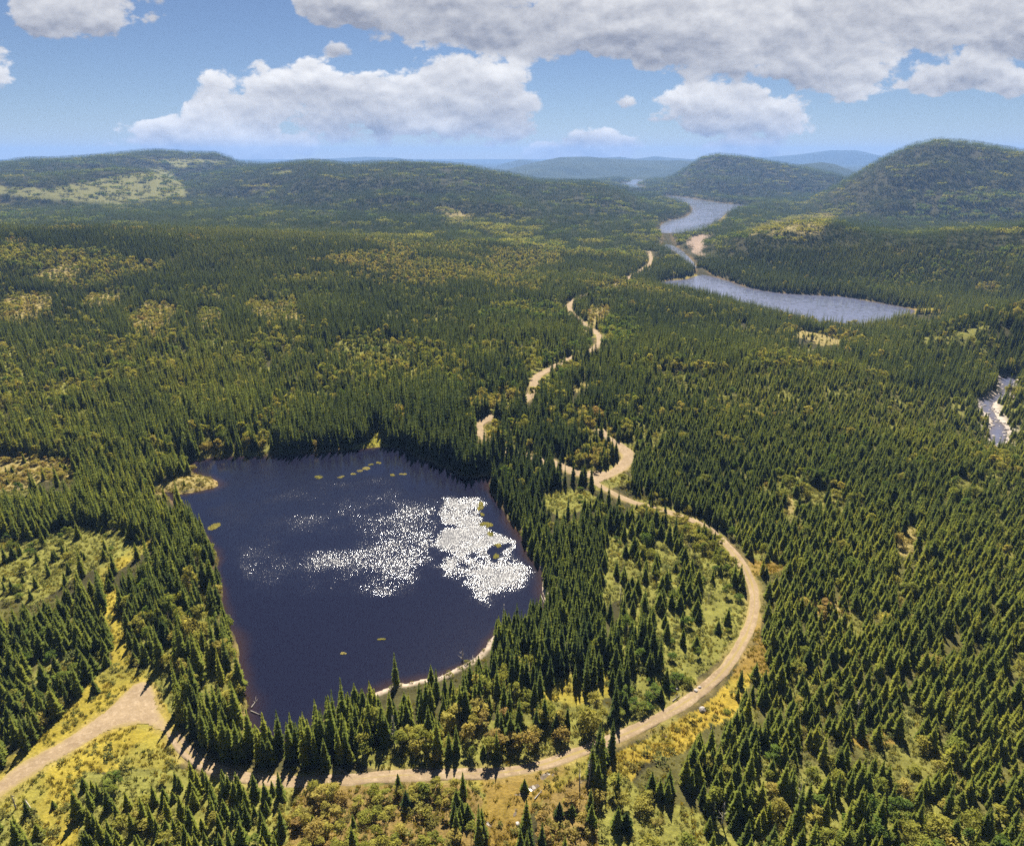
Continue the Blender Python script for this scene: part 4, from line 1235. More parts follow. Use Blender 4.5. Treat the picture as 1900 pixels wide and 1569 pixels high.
def scatter(name, mats, protos, pos, rot, scl, var, tint, label, cat, group=None):
    """one object: a point for every plant, its own prototype meshes, and a node tree that sets them out"""
    npts = len(pos)
    V = [np.asarray(pos, float)]
    F, L, PID = [], [np.zeros(npts)], [np.zeros(npts, int)]
    k = npts
    MI = []
    for i, (v, f, l, mi) in enumerate(protos):
        V.append(v + np.array((0, 0, -500.0)))
        F.append(f + k)
        L.append(l)
        PID.append(np.full(len(v), i + 1))
        MI.append(mi if np.ndim(mi) else np.full(len(f), mi))
        k += len(v)
    tot = k
    def pad(a, w=None):
        a = np.asarray(a, float)
        return np.concatenate([a, np.zeros((tot - npts,) + a.shape[1:])])
    me = mesh_np(name, np.concatenate(V), F, mats, mi=np.concatenate(MI), attrs=[
        ('leafv', 'FLOAT', np.concatenate(L)), ('pid', 'INT', np.concatenate(PID)), ('rot', 'FLOAT', pad(rot)), ('scl', 'FLOAT_VECTOR', pad(scl)), ('vi', 'INT', pad(len(protos) - 1 - np.asarray(var)).astype(int)), ('tint', 'FLOAT', pad(tint))])
    o = link(name, me)
    tag(o, label, cat, group, 'stuff')
    gt = bpy.data.node_groups.new(name + '_setting_out', 'GeometryNodeTree')
    gt.interface.new_socket('Geometry', in_out='INPUT', socket_type='NodeSocketGeometry')
    gt.interface.new_socket('Geometry', in_out='OUTPUT', socket_type='NodeSocketGeometry')
    nd = gt.nodes
    gi, go = nd.new('NodeGroupInput'), nd.new('NodeGroupOutput')
    def named(nm, typ):
        a = nd.new('GeometryNodeInputNamedAttribute')
        a.data_type = typ
        a.inputs['Name'].default_value = nm
        return a.outputs['Attribute']
    pid = named('pid', 'INT')
    def part(i):
        c = nd.new('FunctionNodeCompare')
        c.data_type = 'INT'
        c.operation = 'EQUAL'
        gt.links.new(pid, c.inputs[2])
        c.inputs[3].default_value = i
        s = nd.new('GeometryNodeSeparateGeometry')
        s.domain = 'POINT'
        gt.links.new(gi.outputs[0], s.inputs[0])
        gt.links.new(c.outputs[0], s.inputs['Selection'])
        return s.outputs[0]
    join = nd.new('GeometryNodeJoinGeometry')      # lists its inputs last linked first: the index above counts backwards
    for i in range(len(protos)):
        tr = nd.new('GeometryNodeTransform')
        gt.links.new(part(i + 1), tr.inputs[0])
        tr.inputs['Translation'].default_value = (0, 0, 500.0)
        ins = nd.new('GeometryNodeGeometryToInstance')
        gt.links.new(tr.outputs[0], ins.inputs[0])
        gt.links.new(ins.outputs[0], join.inputs[0])
    m2p = nd.new('GeometryNodeMeshToPoints')
    gt.links.new(part(0), m2p.inputs[0])
    iop = nd.new('GeometryNodeInstanceOnPoints')
    gt.links.new(m2p.outputs[0], iop.inputs['Points'])
    gt.links.new(join.outputs[0], iop.inputs['Instance'])
    iop.inputs['Pick Instance'].default_value = True
    gt.links.new(named('vi', 'INT'), iop.inputs['Instance Index'])
    cx = nd.new('ShaderNodeCombineXYZ')
    gt.links.new(named('rot', 'FLOAT'), cx.inputs[2])
    gt.links.new(cx.outputs[0], iop.inputs['Rotation'])
    gt.links.new(named('scl', 'FLOAT_VECTOR'), iop.inputs['Scale'])
    gt.links.new(iop.outputs[0], go.inputs[0])
    md = o.modifiers.new('setting_out', 'NODES')
    md.node_group = gt
    return o


# ------------------------------------------------------------------ where plants stand
def jitter_grid(x0, x1, y0, y1, step, seed, jit=0.9):
    r = np.random.default_rng(seed)
    X, Y = np.meshgrid(np.arange(x0, x1, step), np.arange(y0, y1, step))
    X = X + (np.arange(X.shape[0]) % 2)[:, None] * step * .5
    X = X.ravel() + r.uniform(-.5, .5, X.size) * step * jit
    Y = Y.ravel() + r.uniform(-.5, .5, Y.size) * step * jit
    return X, Y


TANH = (W0 / 2 + 330) / F0


def field(rmin, rmax, step, seed, jit=0.9):
    X, Y = jitter_grid(-rmax * .85, rmax * .85, rmin * .6, rmax, step, seed, jit)
    r = np.hypot(X, Y)
    s = (r > rmin) & (r <= rmax) & (np.abs(X) < (Y * 0.95 + 30) * TANH)
    return X[s], Y[s]


OPEN_PX = [[(1066, 876), (1100, 884), (1130, 880), (1152, 868), (1166, 852), (1163, 840), (1152, 830)], [(888, 803), (886, 790), (893, 782), (910, 775), (925, 769)], [(980, 738), (990, 724), (992, 708), (1000, 696), (1018, 686)],
           [(1095, 650), (1112, 638), (1113, 625), (1100, 612), (1082, 600)], [(1054, 574), (1057, 564)], [(1205, 490), (1208, 476), (1204, 466)], [(1163, 517), (1168, 512)], [(1110, 900), (1135, 914), (1165, 928)], [(1072, 876), (1040, 864)]]


def plant(cv, x, y, seed, near):
    """choose what stands at each candidate point: 0 nothing, 1 spruce, 2 broadleaf"""
    r = np.random.default_rng(seed)
    q = r.uniform(0, 1, len(x))
    marg = np.where(cv['r'] < 270, 1.0, 0.3)
    ok = (cv['road'] > marg) & (cv['wat'] > np.where(cv['r'] < 340, .5, 1.5))
    tot = cv['sp'] + cv['bl']
    k = np.maximum(tot, 1.0)
    a = cv['sp'] / k
    b = cv['bl'] / k
    kind = np.where(q < a, 1, np.where(q < a + b, 2, 0))
    return np.where(ok, kind, 0)


OPEN_ZONES = [np.array(p, float) for (nm_, p, kw) in ZONES if nm_ in ('grass', 'strip', 'scrub', 'meadow', 'bay_grass', 'road_grass', 'gully', 'spit', 'opening', 'right_gap', 'inner_grass', 'marsh', 'low_left_scrub')]
OPEN_ZONES.append(np.array([(680, 1292), (760, 1270), (850, 1243), (908, 1197), (928, 1165), (915, 1148), (880, 1190), (800, 1245), (690, 1268)], float))
OPEN_ZONES.append(np.array([(385, 960), (480, 1240), (545, 1320), (640, 1280), (760, 1255), (860, 1225), (920, 1140), (1000, 1115), (990, 1040), (930, 950), (800, 870), (700, 838), (420, 852), (365, 868), (405, 900), (330, 930)], float))


def open_view(px, py):
    r_ = np.zeros(len(px), bool)
    for p in OPEN_ZONES:
        c = p.mean(0)
        r_ |= inside(px, py, c + (p - c) * .93)
    for q in OPEN_PX:
        yy_ = np.mean([w_[1] for w_ in q])
        r_ |= segdist(px, py, q, False, 12) < (9 if yy_ > 820 else 6 if yy_ > 690 else 3.5)
    return r_


def sizes(cv, x, y, seed):
    r = np.random.default_rng(seed)
    st = 1 + 0.13 * fbm(x, y, 35, 3, 51) + 0.10 * fbm(x, y, 150, 3, 52)
    h = 0.80 * cv['hs'] * st * r.normal(0.98, 0.23, len(x)).clip(.42, 1.42)
    return h


def tints(cv, x, y, seed, kind):
    r = np.random.default_rng(seed)
    base = 0.42 + 0.22 * fbm(x, y, 60, 3, 53) + 0.2 * fbm(x, y, 260, 3, 54) + r.normal(0, .16, len(x))
    base = base + 0.10 * cv['wide']
    return np.where(kind == 1, np.clip(base, 0, 1), np.clip(cv['t'] + r.normal(0, .14, len(x)), 0, 1))


NEAR_R, MID_R, FAR_R = 340.0, 1050.0, 5000.0
allx, ally, allk = [], [], []
# near and middle forest, tree by tree
near = field(86, NEAR_R, 1.95, 1)
midf = field(NEAR_R, MID_R, 2.75, 2)
T = {}
for nm, (x, y) in (('near', near), ('mid', midf)):
    z = height(x, y)
    cv = cover(x, y, z)
    # broad young trees stand farther apart
    thinq = np.random.default_rng(31).uniform(0, 1, len(x))
    kind = plant(cv, x, y, 32, nm == 'near')
    kind = np.where((cv['wide'] > .5) & (thinq < .24), 0, kind)
    kind = np.where((kind == 2) & (thinq > .55), 0, kind)
    vis = (cv['py'] < H0 + 260) & (cv['dep'] > 20)
    s = (kind > 0) & vis
    cv = {k: (v[s] if k != 'g' else v[s]) for k, v in cv.items()}
    x, y, z, kind = x[s], y[s], z[s], kind[s]
    h = sizes(cv, x, y, 33)
    t = tints(cv, x, y, 34, kind)
    rr = np.random.default_rng(35)
    slimp = np.where(cv['slim'] > .5, .97, np.where(cv['wide'] > .5, .08, .68))
    isl = rr.uniform(0, 1, len(x)) < slimp
    var = np.where(isl, rr.integers(0, 3, len(x)), rr.integers(3, 7, len(x)))
    var = np.where(kind == 2, rr.integers(0, 4, len(x)), var)
    # real scale for the shape chosen
    hs = np.where((kind == 1) & ~isl, h * 1.12, h)
    tall = hs * np.where(kind == 2, 8.0, np.where(isl, 12.0, 9.0))
    hide = np.zeros(len(x), bool)
    for fr in (.35, .7, .95):
        qx, qy, _ = project(x, y, z + tall * fr)
        hide |= open_view(qx, qy)
    hide &= ~open_view(cv['px'], cv['py']) & (rr.uniform(0, 1, len(x)) < .9)
    x, y, z, kind, h, t, isl, var, hs = [q_[~hide] for q_ in (x, y, z, kind, h, t, isl, var, hs)]
    cv = {k: v[~hide] for k, v in cv.items()}
    wobx = rr.normal(1, .12, len(x)).clip(.7, 1.35) * (0.35 + 0.65 * hs) / hs.clip(.2)
    scl = np.stack([hs * wobx, hs * wobx, hs], -1)
    rot = rr.uniform(0, 6.283, len(x))
    T[nm] = dict(x=x, y=y, z=z, kind=kind, h=h, scl=scl, rot=rot, var=var, t=t, px=cv['px'], py=cv['py'], dep=cv['dep'])

# ------------------------------------------------------------------ the nearest trees, one object each
def proto_mesh(name, shp, mat):
    v, f, l = shp
    return mesh_np(name, v, f, [mat], attrs=[('leafv', 'FLOAT', l)])


CROWN_ME = [proto_mesh('spruce_crown', s, M_SPRUCE) for s in SPR_HI]
TRUNK_ME = []
for i, (h, rd, nw, nb, sl) in enumerate(SPR):
    v, f = trunk_shape(h * .9, .10 + .006 * h, 0, i)
    TRUNK_ME.append(mesh_np('spruce_trunk', v, f, [M_BARK]))
LEAF_ME = [proto_mesh('broadleaf_crown', s, M_LEAF) for s in BRD_HI]
STEM_ME = []
for i, b in enumerate(BRD):
    v, f = trunk_shape(b[0] * .75, .10, .04, 60 + i, 6)
    STEM_ME.append(mesh_np('broadleaf_trunk', v, f, [M_BIRCH]))
SHRUB_ME = [proto_mesh('shrub', s, M_SCRUB) for s in SHR_HI]


def make_tree(kind, x, y, z, rot, scl, var, tint):
    nm = 'spruce_tree' if kind == 1 else 'broadleaf_tree'
    e = bpy.data.objects.new(nm, None)
    COL.objects.link(e)
    e.empty_display_size = .5
    e.location = (x, y, z - .1)
    e.rotation_euler = (0, 0, rot)
    e.scale = scl
    c = link('crown', (CROWN_ME if kind == 1 else LEAF_ME)[var], e)
    c['tint'] = float(tint)
    link('trunk', (TRUNK_ME if kind == 1 else STEM_ME)[var], e)
    return e


ORD = ['first', 'second', 'third', 'fourth', 'fifth', 'sixth', 'seventh', 'eighth', 'ninth', 'tenth', 'eleventh', 'twelfth', 'thirteenth', 'fourteenth', 'fifteenth', 'sixteenth', 'seventeenth', 'eighteenth', 'nineteenth', 'twentieth']


def place_of(px, py):
    """where a tree of the near ground stands, in words"""
    ty = np.interp(px, [p[0] for p in TRACK_PX[:20]], [p[1] for p in TRACK_PX[:20]])
    if px < 330 and py < 1420 and not (px > 200 and py > 1250):
        return 'left edge above clearing'
    if px < 330:
        return 'slope below gravel clearing' if px > 110 else 'scrubby bottom left corner'
    if px < 1320 and py < ty:
        if px < 620:
            return 'stand at pond corner'
        if px < 1000:
            return 'wood between pond and track'
        return 'wood inside the track bend'
    if px < 560:
        return 'thicket below shaded track'
    if px < 905:
        return 'rusty brush below the track'
    if px < 1100:
        return 'gully with the puddles'
    if px < 1330:
        return 'pale scrub right of the gully'
    if px < 1560:
        return 'wood outside track bend'
    return 'dense wood at lower right'


def label_set(px, py, hh, tint, vr, word, adj):
    """a label for each tree: looks, place and rank in its row there"""
    out = [None] * len(px)
    rows = {}
    for i in range(len(px)):
        rows.setdefault(place_of(px[i], py[i]), []).append(i)
    for pl, ids in rows.items():
        ids.sort(key=lambda i: -py[i])
        nrow = max(1, math.ceil(len(ids) / 12))
        for rrow in range(nrow):
            part = ids[rrow * len(ids) // nrow:(rrow + 1) * len(ids) // nrow]
            part.sort(key=lambda i: px[i])
            for k, i in enumerate(part):
                rowname = '' if nrow == 1 else (' front row' if rrow == 0 else (' back row' if rrow == nrow - 1 else ' ' + ORD[rrow] + ' row'))
                where = ORD[k] + ' from left,' + (rowname + ',' if rowname else '') + ' ' + pl
                out[i] = adj(hh[i], tint[i], vr[i]) + ' ' + word + ', ' + where
    return out


def adj_spruce(h, t, v):
    a = 'tall' if h > 11 else ('small' if h < 5.5 else 'slim' if v < 3 else 'bushy')
    b = 'dark green' if t < .4 else ('olive' if t < .66 else 'yellowish')
    return a + ' ' + b


def adj_leaf(h, t, v):
    return ('tall' if h > 6.2 else 'low') + ' ' + ('green' if t < .3 else 'yellow green' if t < .58 else 'golden' if t < .8 else 'rusty orange')


tn = T['near']
single = np.zeros(len(tn['x']), bool)
for kind, cnt, word, adj, cat, grp in ((1, 290, 'spruce', adj_spruce, 'spruce tree', 'spruces nearest the camera'), (2, 250, 'broadleaf tree', adj_leaf, 'broadleaf tree', 'broadleaf trees nearest the camera')):
    top = tn['py'] - F0 * (12 if kind == 1 else 8) * tn['scl'][:, 2] * .7 / tn['dep']
    inview = (tn['kind'] == kind) & (tn['px'] > 4) & (tn['px'] < W0 - 4) & (top < H0 - 12)
    size = np.where(inview, (tn['scl'][:, 2] * np.where((kind == 1) & (tn['var'] > 2), 9, 12 if kind == 1 else 8)) / tn['dep'], 0)
    # trees that show large: near, and tall enough not to hide among their neighbours
    pick = np.argsort(-size)[:cnt]
    single[pick] = True
    Hm = np.array([SPR[v][0] if kind == 1 else BRD[v][0] for v in tn['var'][pick]]) * tn['scl'][pick, 2]
    labs = label_set(tn['px'][pick], tn['py'][pick], Hm, tn['t'][pick], tn['var'][pick], word, adj)
    for j, i in enumerate(pick):
        e = make_tree(kind, tn['x'][i], tn['y'][i], tn['z'][i], tn['rot'][i], tn['scl'][i], int(tn['var'][i]), tn['t'][i])
        tag(e, labs[j], cat, grp)


def with_trunk(shp, tv, tf):
    v, f, l = shp
    return np.vstack([v, tv]), np.vstack([f, tf + len(v)]), np.r_[l, np.full(len(tv), .4)], np.r_[np.zeros(len(f), int), np.ones(len(tf), int)]


def join_fields(parts, key):
    return np.concatenate([p[key] for p in parts])


# the remaining spruces: detailed shapes near, lighter ones farther
sel = (tn['kind'] == 1) & ~single
tm = T['mid']
selm = tm['kind'] == 1
protos = []
for i, s in enumerate(SPR_HI):
    v, f = trunk_shape(SPR[i][0] * .9, .10 + .006 * SPR[i][0], 0, i)
    protos.append(with_trunk(s, v, f))
NP = len(protos)
def cat2(key):
    return np.concatenate([tn[key][sel], tm[key][selm]])


pos = np.stack([cat2('x'), cat2('y'), cat2('z') - .15], -1)
scatter('spruce_forest', [M_SPRUCE, M_BARK], protos, pos, cat2('rot'), cat2('scl'), np.concatenate([tn['var'][sel], tm['var'][selm]]), cat2('t'),
        'dense dark spruce forest spreading from the pond to the hills', 'forest')
sel = (tn['kind'] == 2) & ~single
selm = tm['kind'] == 2
protos = []
for i, s in enumerate(BRD_HI):
    v, f = trunk_shape(BRD[i][0] * .75, .10, .04, 60 + i, 6)
    protos.append(with_trunk(s, v, f))
pos = np.stack([cat2('x'), cat2('y'), cat2('z') - .15], -1)
scatter('broadleaf_wood', [M_LEAF, M_BIRCH], protos, pos, cat2('rot'), cat2('scl'), np.concatenate([tn['var'][sel], tm['var'][selm]]), cat2('t'),
        'green and golden birch and aspen patches among the spruces', 'woodland')
print('near', len(tn['x']), 'mid', len(tm['x']))

# ------------------------------------------------------------------ far forest: clumps of trees
def clump(seed, size, ntree, conifer):
    r = np.random.default_rng(seed)
    V, F, L = [], [], []
    k = 0
    for i in range(ntree):
        p = r.uniform(-size / 2, size / 2, 2)
        if conifer:
            s = spruce_shape(seed * 100 + i, r.uniform(7.5, 14), r.uniform(1.3, 2.1), 5, 5, False)
        else:
            s = leaf_shape(seed * 100 + i, r.uniform(5, 9), r.uniform(2.0, 3.2), 4, 7, .95)
        V.append(s[0] + np.array((p[0], p[1], 0)))
        F.append(s[1] + k)
        L.append(np.clip(s[2] * .7 + r.uniform(-.15, .3), 0, 1))
        k += len(s[0])
    return np.vstack(V), np.vstack(F), np.concatenate(L), 0


CON = [clump(11 + i, 18, 26, True) for i in range(5)]
BLC = [clump(31 + i, 18, 22, False) for i in range(4)]
fx, fy = [], []
fs = []
for (r0, r1, st, sc) in ((MID_R, 2000, 13.5, 1.0), (2000, 3200, 16.0, 1.15), (3200, FAR_R, 21.0, 1.5)):
    a, b = field(r0, r1, st, 70 + int(st))
    fx.append(a)
    fy.append(b)
    fs.append(np.full(len(a), sc))
x, y, s0 = np.concatenate(fx), np.concatenate(fy), np.concatenate(fs)
z = height(x, y)
cv = cover(x, y, z)
# drop what faces away behind a crest
ok = (cv['wat'] > 7 * s0) & (cv['road'] > 8) & (cv['py'] > 200)
r = np.random.default_rng(71)
q = r.uniform(0, 1, len(x))
tot = np.maximum(cv['sp'] + cv['bl'], 1)
kind = np.where(q < cv['sp'] / tot, 1, np.where(q < (cv['sp'] + cv['bl']) / tot, 2, 0))
kind = np.where(ok, kind, 0)
hsz = 1 + 0.16 * fbm(x, y, 60, 3, 57)
scl = np.stack([s0 * 1.0, s0 * 1.0, (0.55 + .45 * s0) * hsz * (.35 + .65 * cv['hs'])], -1)
tt = np.where(kind == 1, tints(cv, x, y, 72, kind) * .42 - .04, tints(cv, x, y, 72, kind) * .6).clip(0, 1)
rot = r.uniform(0, 6.283, len(x))
for nm, k, pr, lab, cat in (('distant_conifer_forest', 1, CON, 'blue green conifer forest covering the distant hills', 'forest'), ('distant_broadleaf_wood', 2, BLC, 'pale birch patches on the distant hillsides', 'woodland')):
    s = kind == k
    scatter(nm, [M_SPRUCE if k == 1 else M_LEAF], pr, np.stack([x[s], y[s], z[s] - .6], -1), rot[s], scl[s], r.integers(0, len(pr), s.sum()), tt[s], lab, cat)
    print(nm, s.sum())

# ------------------------------------------------------------------ scrub and grass tufts on open ground
x, y = field(86, 420, 1.15, 81)
z = height(x, y)
cv = cover(x, y, z)
r = np.random.default_rng(82)
openness = np.clip(1.2 - cv['sp'] * 1.0, .3, 1) + .35 * cv['wide'] * (cv['sp'] > .5)
p = np.clip(cv['sh'] + .8 * cv['wide'] * (cv['sp'] > .5), 0, 1) * openness * (0.55 + 0.5 * fbm(x, y, 7, 3, 83))
verge = (cv['road'] > .3) & (cv['road'] < 2.2)
p = np.where(verge, np.maximum(p, .28), p)
bank = (cv['wat'] > .2) & (cv['wat'] < 3.0)
p = np.where(bank, np.maximum(p, .35), p)
s = (r.uniform(0, 1, len(x)) < p) & (cv['road'] > .15) & (cv['wat'] > .2) & (cv['py'] < H0 + 120)
x, y, z = x[s], y[s], z[s]
t = np.clip(cv['t'][s] * .75 + r.normal(.05, .14, len(x)), 0, 1)
sc = r.gamma(5, .55 / 5, len(x)).clip(.2, 1.5) * np.where(verge[s] | bank[s] | (cv['sh'][s] > .95), .66, 1.0)
var = r.integers(0, 4, len(x))
rot = r.uniform(0, 6.283, len(x))
px, py, dep = cv['px'][s], cv['py'][s], cv['dep'][s]
size = np.where((px > 6) & (px < W0 - 6) & (py < H0 - 6), sc * np.array([b[0] + b[1] for b in SHR])[var] / dep, 0)
pick = np.argsort(-size)[:220]
labs = label_set(px[pick], py[pick], sc[pick], t[pick], var[pick], 'shrub', lambda h, t_, v: ('big' if h > 1.15 else 'small') + ' ' + ('green' if t_ < .25 else 'pale green' if t_ < .45 else 'straw yellow' if t_ < .7 else 'rusty'))
ones = np.zeros(len(x), bool)
ones[pick] = True
for j, i in enumerate(pick):
    o = link('shrub', SHRUB_ME[var[i]])
    o.location = (x[i], y[i], z[i] - .05)
    o.rotation_euler = (0, 0, rot[i])
    o.scale = (sc[i],) * 3
    o['tint'] = float(t[i])
    tag(o, labs[j], 'shrub', 'shrubs nearest the camera')
s = ~ones
scatter('scrub_cover', [M_SCRUB], [(*a, 0) for a in SHR_HI], np.stack([x[s], y[s], z[s] - .05], -1), rot[s], np.stack([sc[s]] * 3, -1), var[s], t[s], 'low green and yellow scrub on the open ground', 'scrub')
print('scrub', s.sum())
M_GRASS = foliage_mat('grass', [(0, (0.135, 0.150, 0.035)), (1, (0.24, 0.14, 0.040)), (.5, (0.27, 0.21, 0.035))], 0.35, 1.2)


def tuft(seed):
    r_ = np.random.default_rng(seed)
    V, F, L = [], [], []
    for q in range(26):
        a_, rd_ = r_.uniform(0, 6.283), r_.uniform(0, .5)
        b_ = np.array([math.cos(a_) * rd_, math.sin(a_) * rd_, -.03])
        d_ = np.array([r_.normal(0, .22), r_.normal(0, .22), r_.uniform(.25, .65)])
        w_ = np.array([-math.sin(a_ * 3), math.cos(a_ * 3), 0]) * r_.uniform(.04, .09)
        k_ = len(V)
        V += [b_ - w_, b_ + w_, b_ + d_]
        F.append((k_, k_ + 1, k_ + 2))
        L += [.3, .3, r_.uniform(.5, 1)]
    return np.array(V), np.array(F), np.array(L), 0


x, y = field(88, 300, .82, 85)
z = height(x, y)
cv = cover(x, y, z)
r = np.random.default_rng(86)
p = np.maximum(np.clip(1.05 - cv['sp'] * 1.3, 0, 1), .4 * (cv['g'][:, 0] > .045)) * (0.45 + .5 * fbm(x, y, 4, 3, 87))
s = (r.uniform(0, 1, len(x)) < p) & (cv['road'] > -.2) & (cv['wat'] > .1) & (cv['py'] < H0 + 60) & (cv['px'] > -60) & (cv['px'] < W0 + 60)
x, y, z = x[s], y[s], z[s]
gcol = cv['g'][s]
tg = np.clip(.15 + (gcol[:, 0] / gcol[:, 1] - .95) * .75 + .22 * fbm(x, y, 6, 3, 88) + r.normal(0, .1, len(x)), 0, 1)
sc = r.uniform(.5, 1.25, len(x))
scatter('grass', [M_GRASS], [tuft(900 + i) for i in range(4)], np.stack([x, y, z], -1), r.uniform(0, 6.283, len(x)), np.stack([sc] * 3, -1), r.integers(0, 4, len(x)), tg, 'straw and green grass tufts on the open ground', 'grass')
print('grass', len(x))
# ------------------------------------------------------------------ weed mats floating on the pond
M_WEED = foliage_mat('water_weed', [(0, (0.15, 0.14, 0.03)), (1, (0.24, 0.20, 0.07)), (.5, (0.20, 0.175, 0.04))], 0.25, 1.2)
MATS = [(398, 978, 27, 17, 'golden weed mat near the left shore, biggest on that side'), (590, 886, 17, 8, 'lone tan weed mat in mid pond towards the far shore'), (633, 885, 15, 5, 'pale weed mat at the left end of the far string'),
        (655, 879, 14, 4, 'thin pale weed mat in the middle of the far string'), (675, 871, 22, 9, 'golden weed mat, largest of the far string'), (688, 862, 9, 4, 'small pale weed mat near the right end of the far string'), (702, 858, 11, 6, 'greenish weed mat ending the far string'),
        (730, 881, 13, 4, 'flat weed mat right of the far string, left of two'), (748, 879, 14, 5, 'flat weed mat right of the far string, right of two'), (892, 940, 15, 19, 'bright weed mat off the right shore, farthest of that row'), (896, 954, 13, 6, 'small weed mat between two larger ones off the right shore'),
        (897, 971, 16, 9, 'olive weed mat at the edge of the glitter'), (908, 974, 17, 12, 'round olive weed mat beside the glitter'), (912, 989, 18, 13, 'dark olive weed mat inside the glitter'), (923, 1012, 19, 9, 'thin weed mat in the calm spot inside the glitter'),
        (918, 1031, 15, 11, 'yellow weed mat below the calm spot in the glitter'), (708, 1186, 18, 4, 'narrow pale weed mat in the dark near water'), (638, 1212, 12, 4, 'tiny pale weed mat nearest the camera')]
for i, (px, py, wx, wy, lab) in enumerate(MATS):
    c, ex, ey = plane_pt(np.array([px, px + wx / 2, px]), np.array([py, py, py - wy / 2]), 0.0)
    a, b = np.hypot(*(ex - c)), np.hypot(*(ey - c))
    r = np.random.default_rng(500 + i)
    V, F, L = [], [], []
    k = 0
    nq = int(min(900, max(120, a * b * 70)))
    lobes = [(r.uniform(-.55, .55), r.uniform(-.55, .55), r.uniform(.35, .6)) for _ in range(4)]
    while k < nq * 4:
        lx, ly, lr = lobes[r.integers(0, 4)]
        an, q = r.uniform(0, 6.283), math.sqrt(r.uniform(0, 1)) * lr
        p = np.array([(lx + math.cos(an) * q) * a, (ly + math.sin(an) * q) * b, r.uniform(.01, .10)])
        s = r.uniform(.10, .26)
        t1, t2 = r.uniform(0, 6.283), r.normal(0, .25)
        e = np.array([math.cos(t1), math.sin(t1), t2]) * s
        g = np.array([-math.sin(t1), math.cos(t1), r.normal(0, .2)]) * s * .8
        V += [p - e, p + g, p + e, p - g]
        F.append((k, k + 1, k + 2, k + 3))
        L += [r.uniform(.2, 1)] * 4
        k += 4
    o = link('weed_mat', mesh_np('weed_mat', np.array(V), np.array(F), [M_WEED], attrs=[('leafv', 'FLOAT', L)]))
    o.location = (c[0], c[1], 0)
    o['tint'] = float(r.uniform(.1, .9))
    tag(o, lab, 'weed mat', 'floating weed mats on the pond')

# ------------------------------------------------------------------ dead trees and fallen logs
SNAGS = [(1092, 1458, 6.5, 'bare grey dead tree above the puddles, right of two'), (1076, 1464, 5.5, 'bare grey dead tree above the puddles, left of two'), (857, 1224, 4.2, 'bare dead trunk standing in the shallows off the near shore'), (936, 1166, 7.5, 'dead tree at the notch in the right shore'),
         (1318, 1372, 4.0, 'dark dead stump standing in the yellow roadside grass'), (732, 1385, 8.0, 'grey dead tree in the wood between pond and track'), (1150, 1120, 6.0, 'dead tree in the scrub inside the track bend'), (1105, 975, 6.0, 'dead tree at the corner of the pale clearing'),
         (30, 1500, 3.5, 'leaning dead trunk in the bottom left scrub'), (1590, 1330, 6.0, 'grey dead tree in the wood at lower right, by an orange gap'), (1340, 1530, 5.5, 'pale dead tree in the scrub at the bottom edge'), (1480, 1500, 6.0, 'dead tree among green bushes at the bottom, right of the scrub')]
for i, (px, py, h, lab) in enumerate(SNAGS):
    g = ground(px, py)[0]
    if py == 1224:
        g = plane_pt(px, py, 0.0)
    v, f = trunk_shape(h, .16, random.Random(i).uniform(-.08, .08), 600 + i, 0)
    e = bpy.data.objects.new('dead_tree', None)
    COL.objects.link(e)
    e.location = (g[0], g[1], float(height(g[:1], g[1:2])[0]) - .1)
    link('trunk', mesh_np('dead_trunk', v, f, [M_DEAD]), e)
    r = np.random.default_rng(640 + i)
    V, F = [], []
    for q in range(16):
        z = h * r.uniform(.25, .95)
        a = r.uniform(0, 6.283)
        l = (1.05 - z / h) * r.uniform(.7, 1.5) + .25
        k = len(V)
        tip = np.array([math.cos(a) * l, math.sin(a) * l, z + l * r.uniform(-.2, .5)])
        V += [np.array([.0, .0, z - .05]), np.array([0, 0, z + .05]), tip, np.array([-math.sin(a) * .06, math.cos(a) * .06, z])]
        F += [(k, k + 1, k + 2), (k, k + 2, k + 3), (k + 1, k + 3, k + 2)]
    link('branches', mesh_np('dead_branches', np.array(V), np.array(F), [M_DEAD]), e)
    tag(e, lab, 'dead tree', 'dead trees standing')

LOGS = [(472, 1326, 488, 1336, .0, 'white fallen tree reaching from the left shore into the pond, lower'), (470, 1312, 478, 1304, .0, 'white fallen tree reaching from the left shore into the pond, upper'), (632, 1428, 650, 1440, 1, 'pale log lying at the upper edge of the track'),
        (842, 884, 856, 886, .0, 'pale log at the waterline below the far trees'), (1252, 1298, 1262, 1290, 1, 'log lying beside the track on the bend'), (1150, 1318, 1166, 1310, 1, 'log among the alders inside the bend'), (996, 1478, 1006, 1466, 1, 'log beside the lower puddle'),
        (800, 1264, 822, 1257, .0, 'driftwood log on the sandy near shore, left of two'), (868, 1232, 880, 1222, .0, 'driftwood log on the sandy near shore, right of two'), (52, 1492, 66, 1512, 1, 'fallen log in the bottom left scrub'), (1006, 1112, 1014, 1128, .0, 'driftwood log on the right shore notch'), (345, 912, 362, 909, 0, 'driftwood log on the grassy spit')]
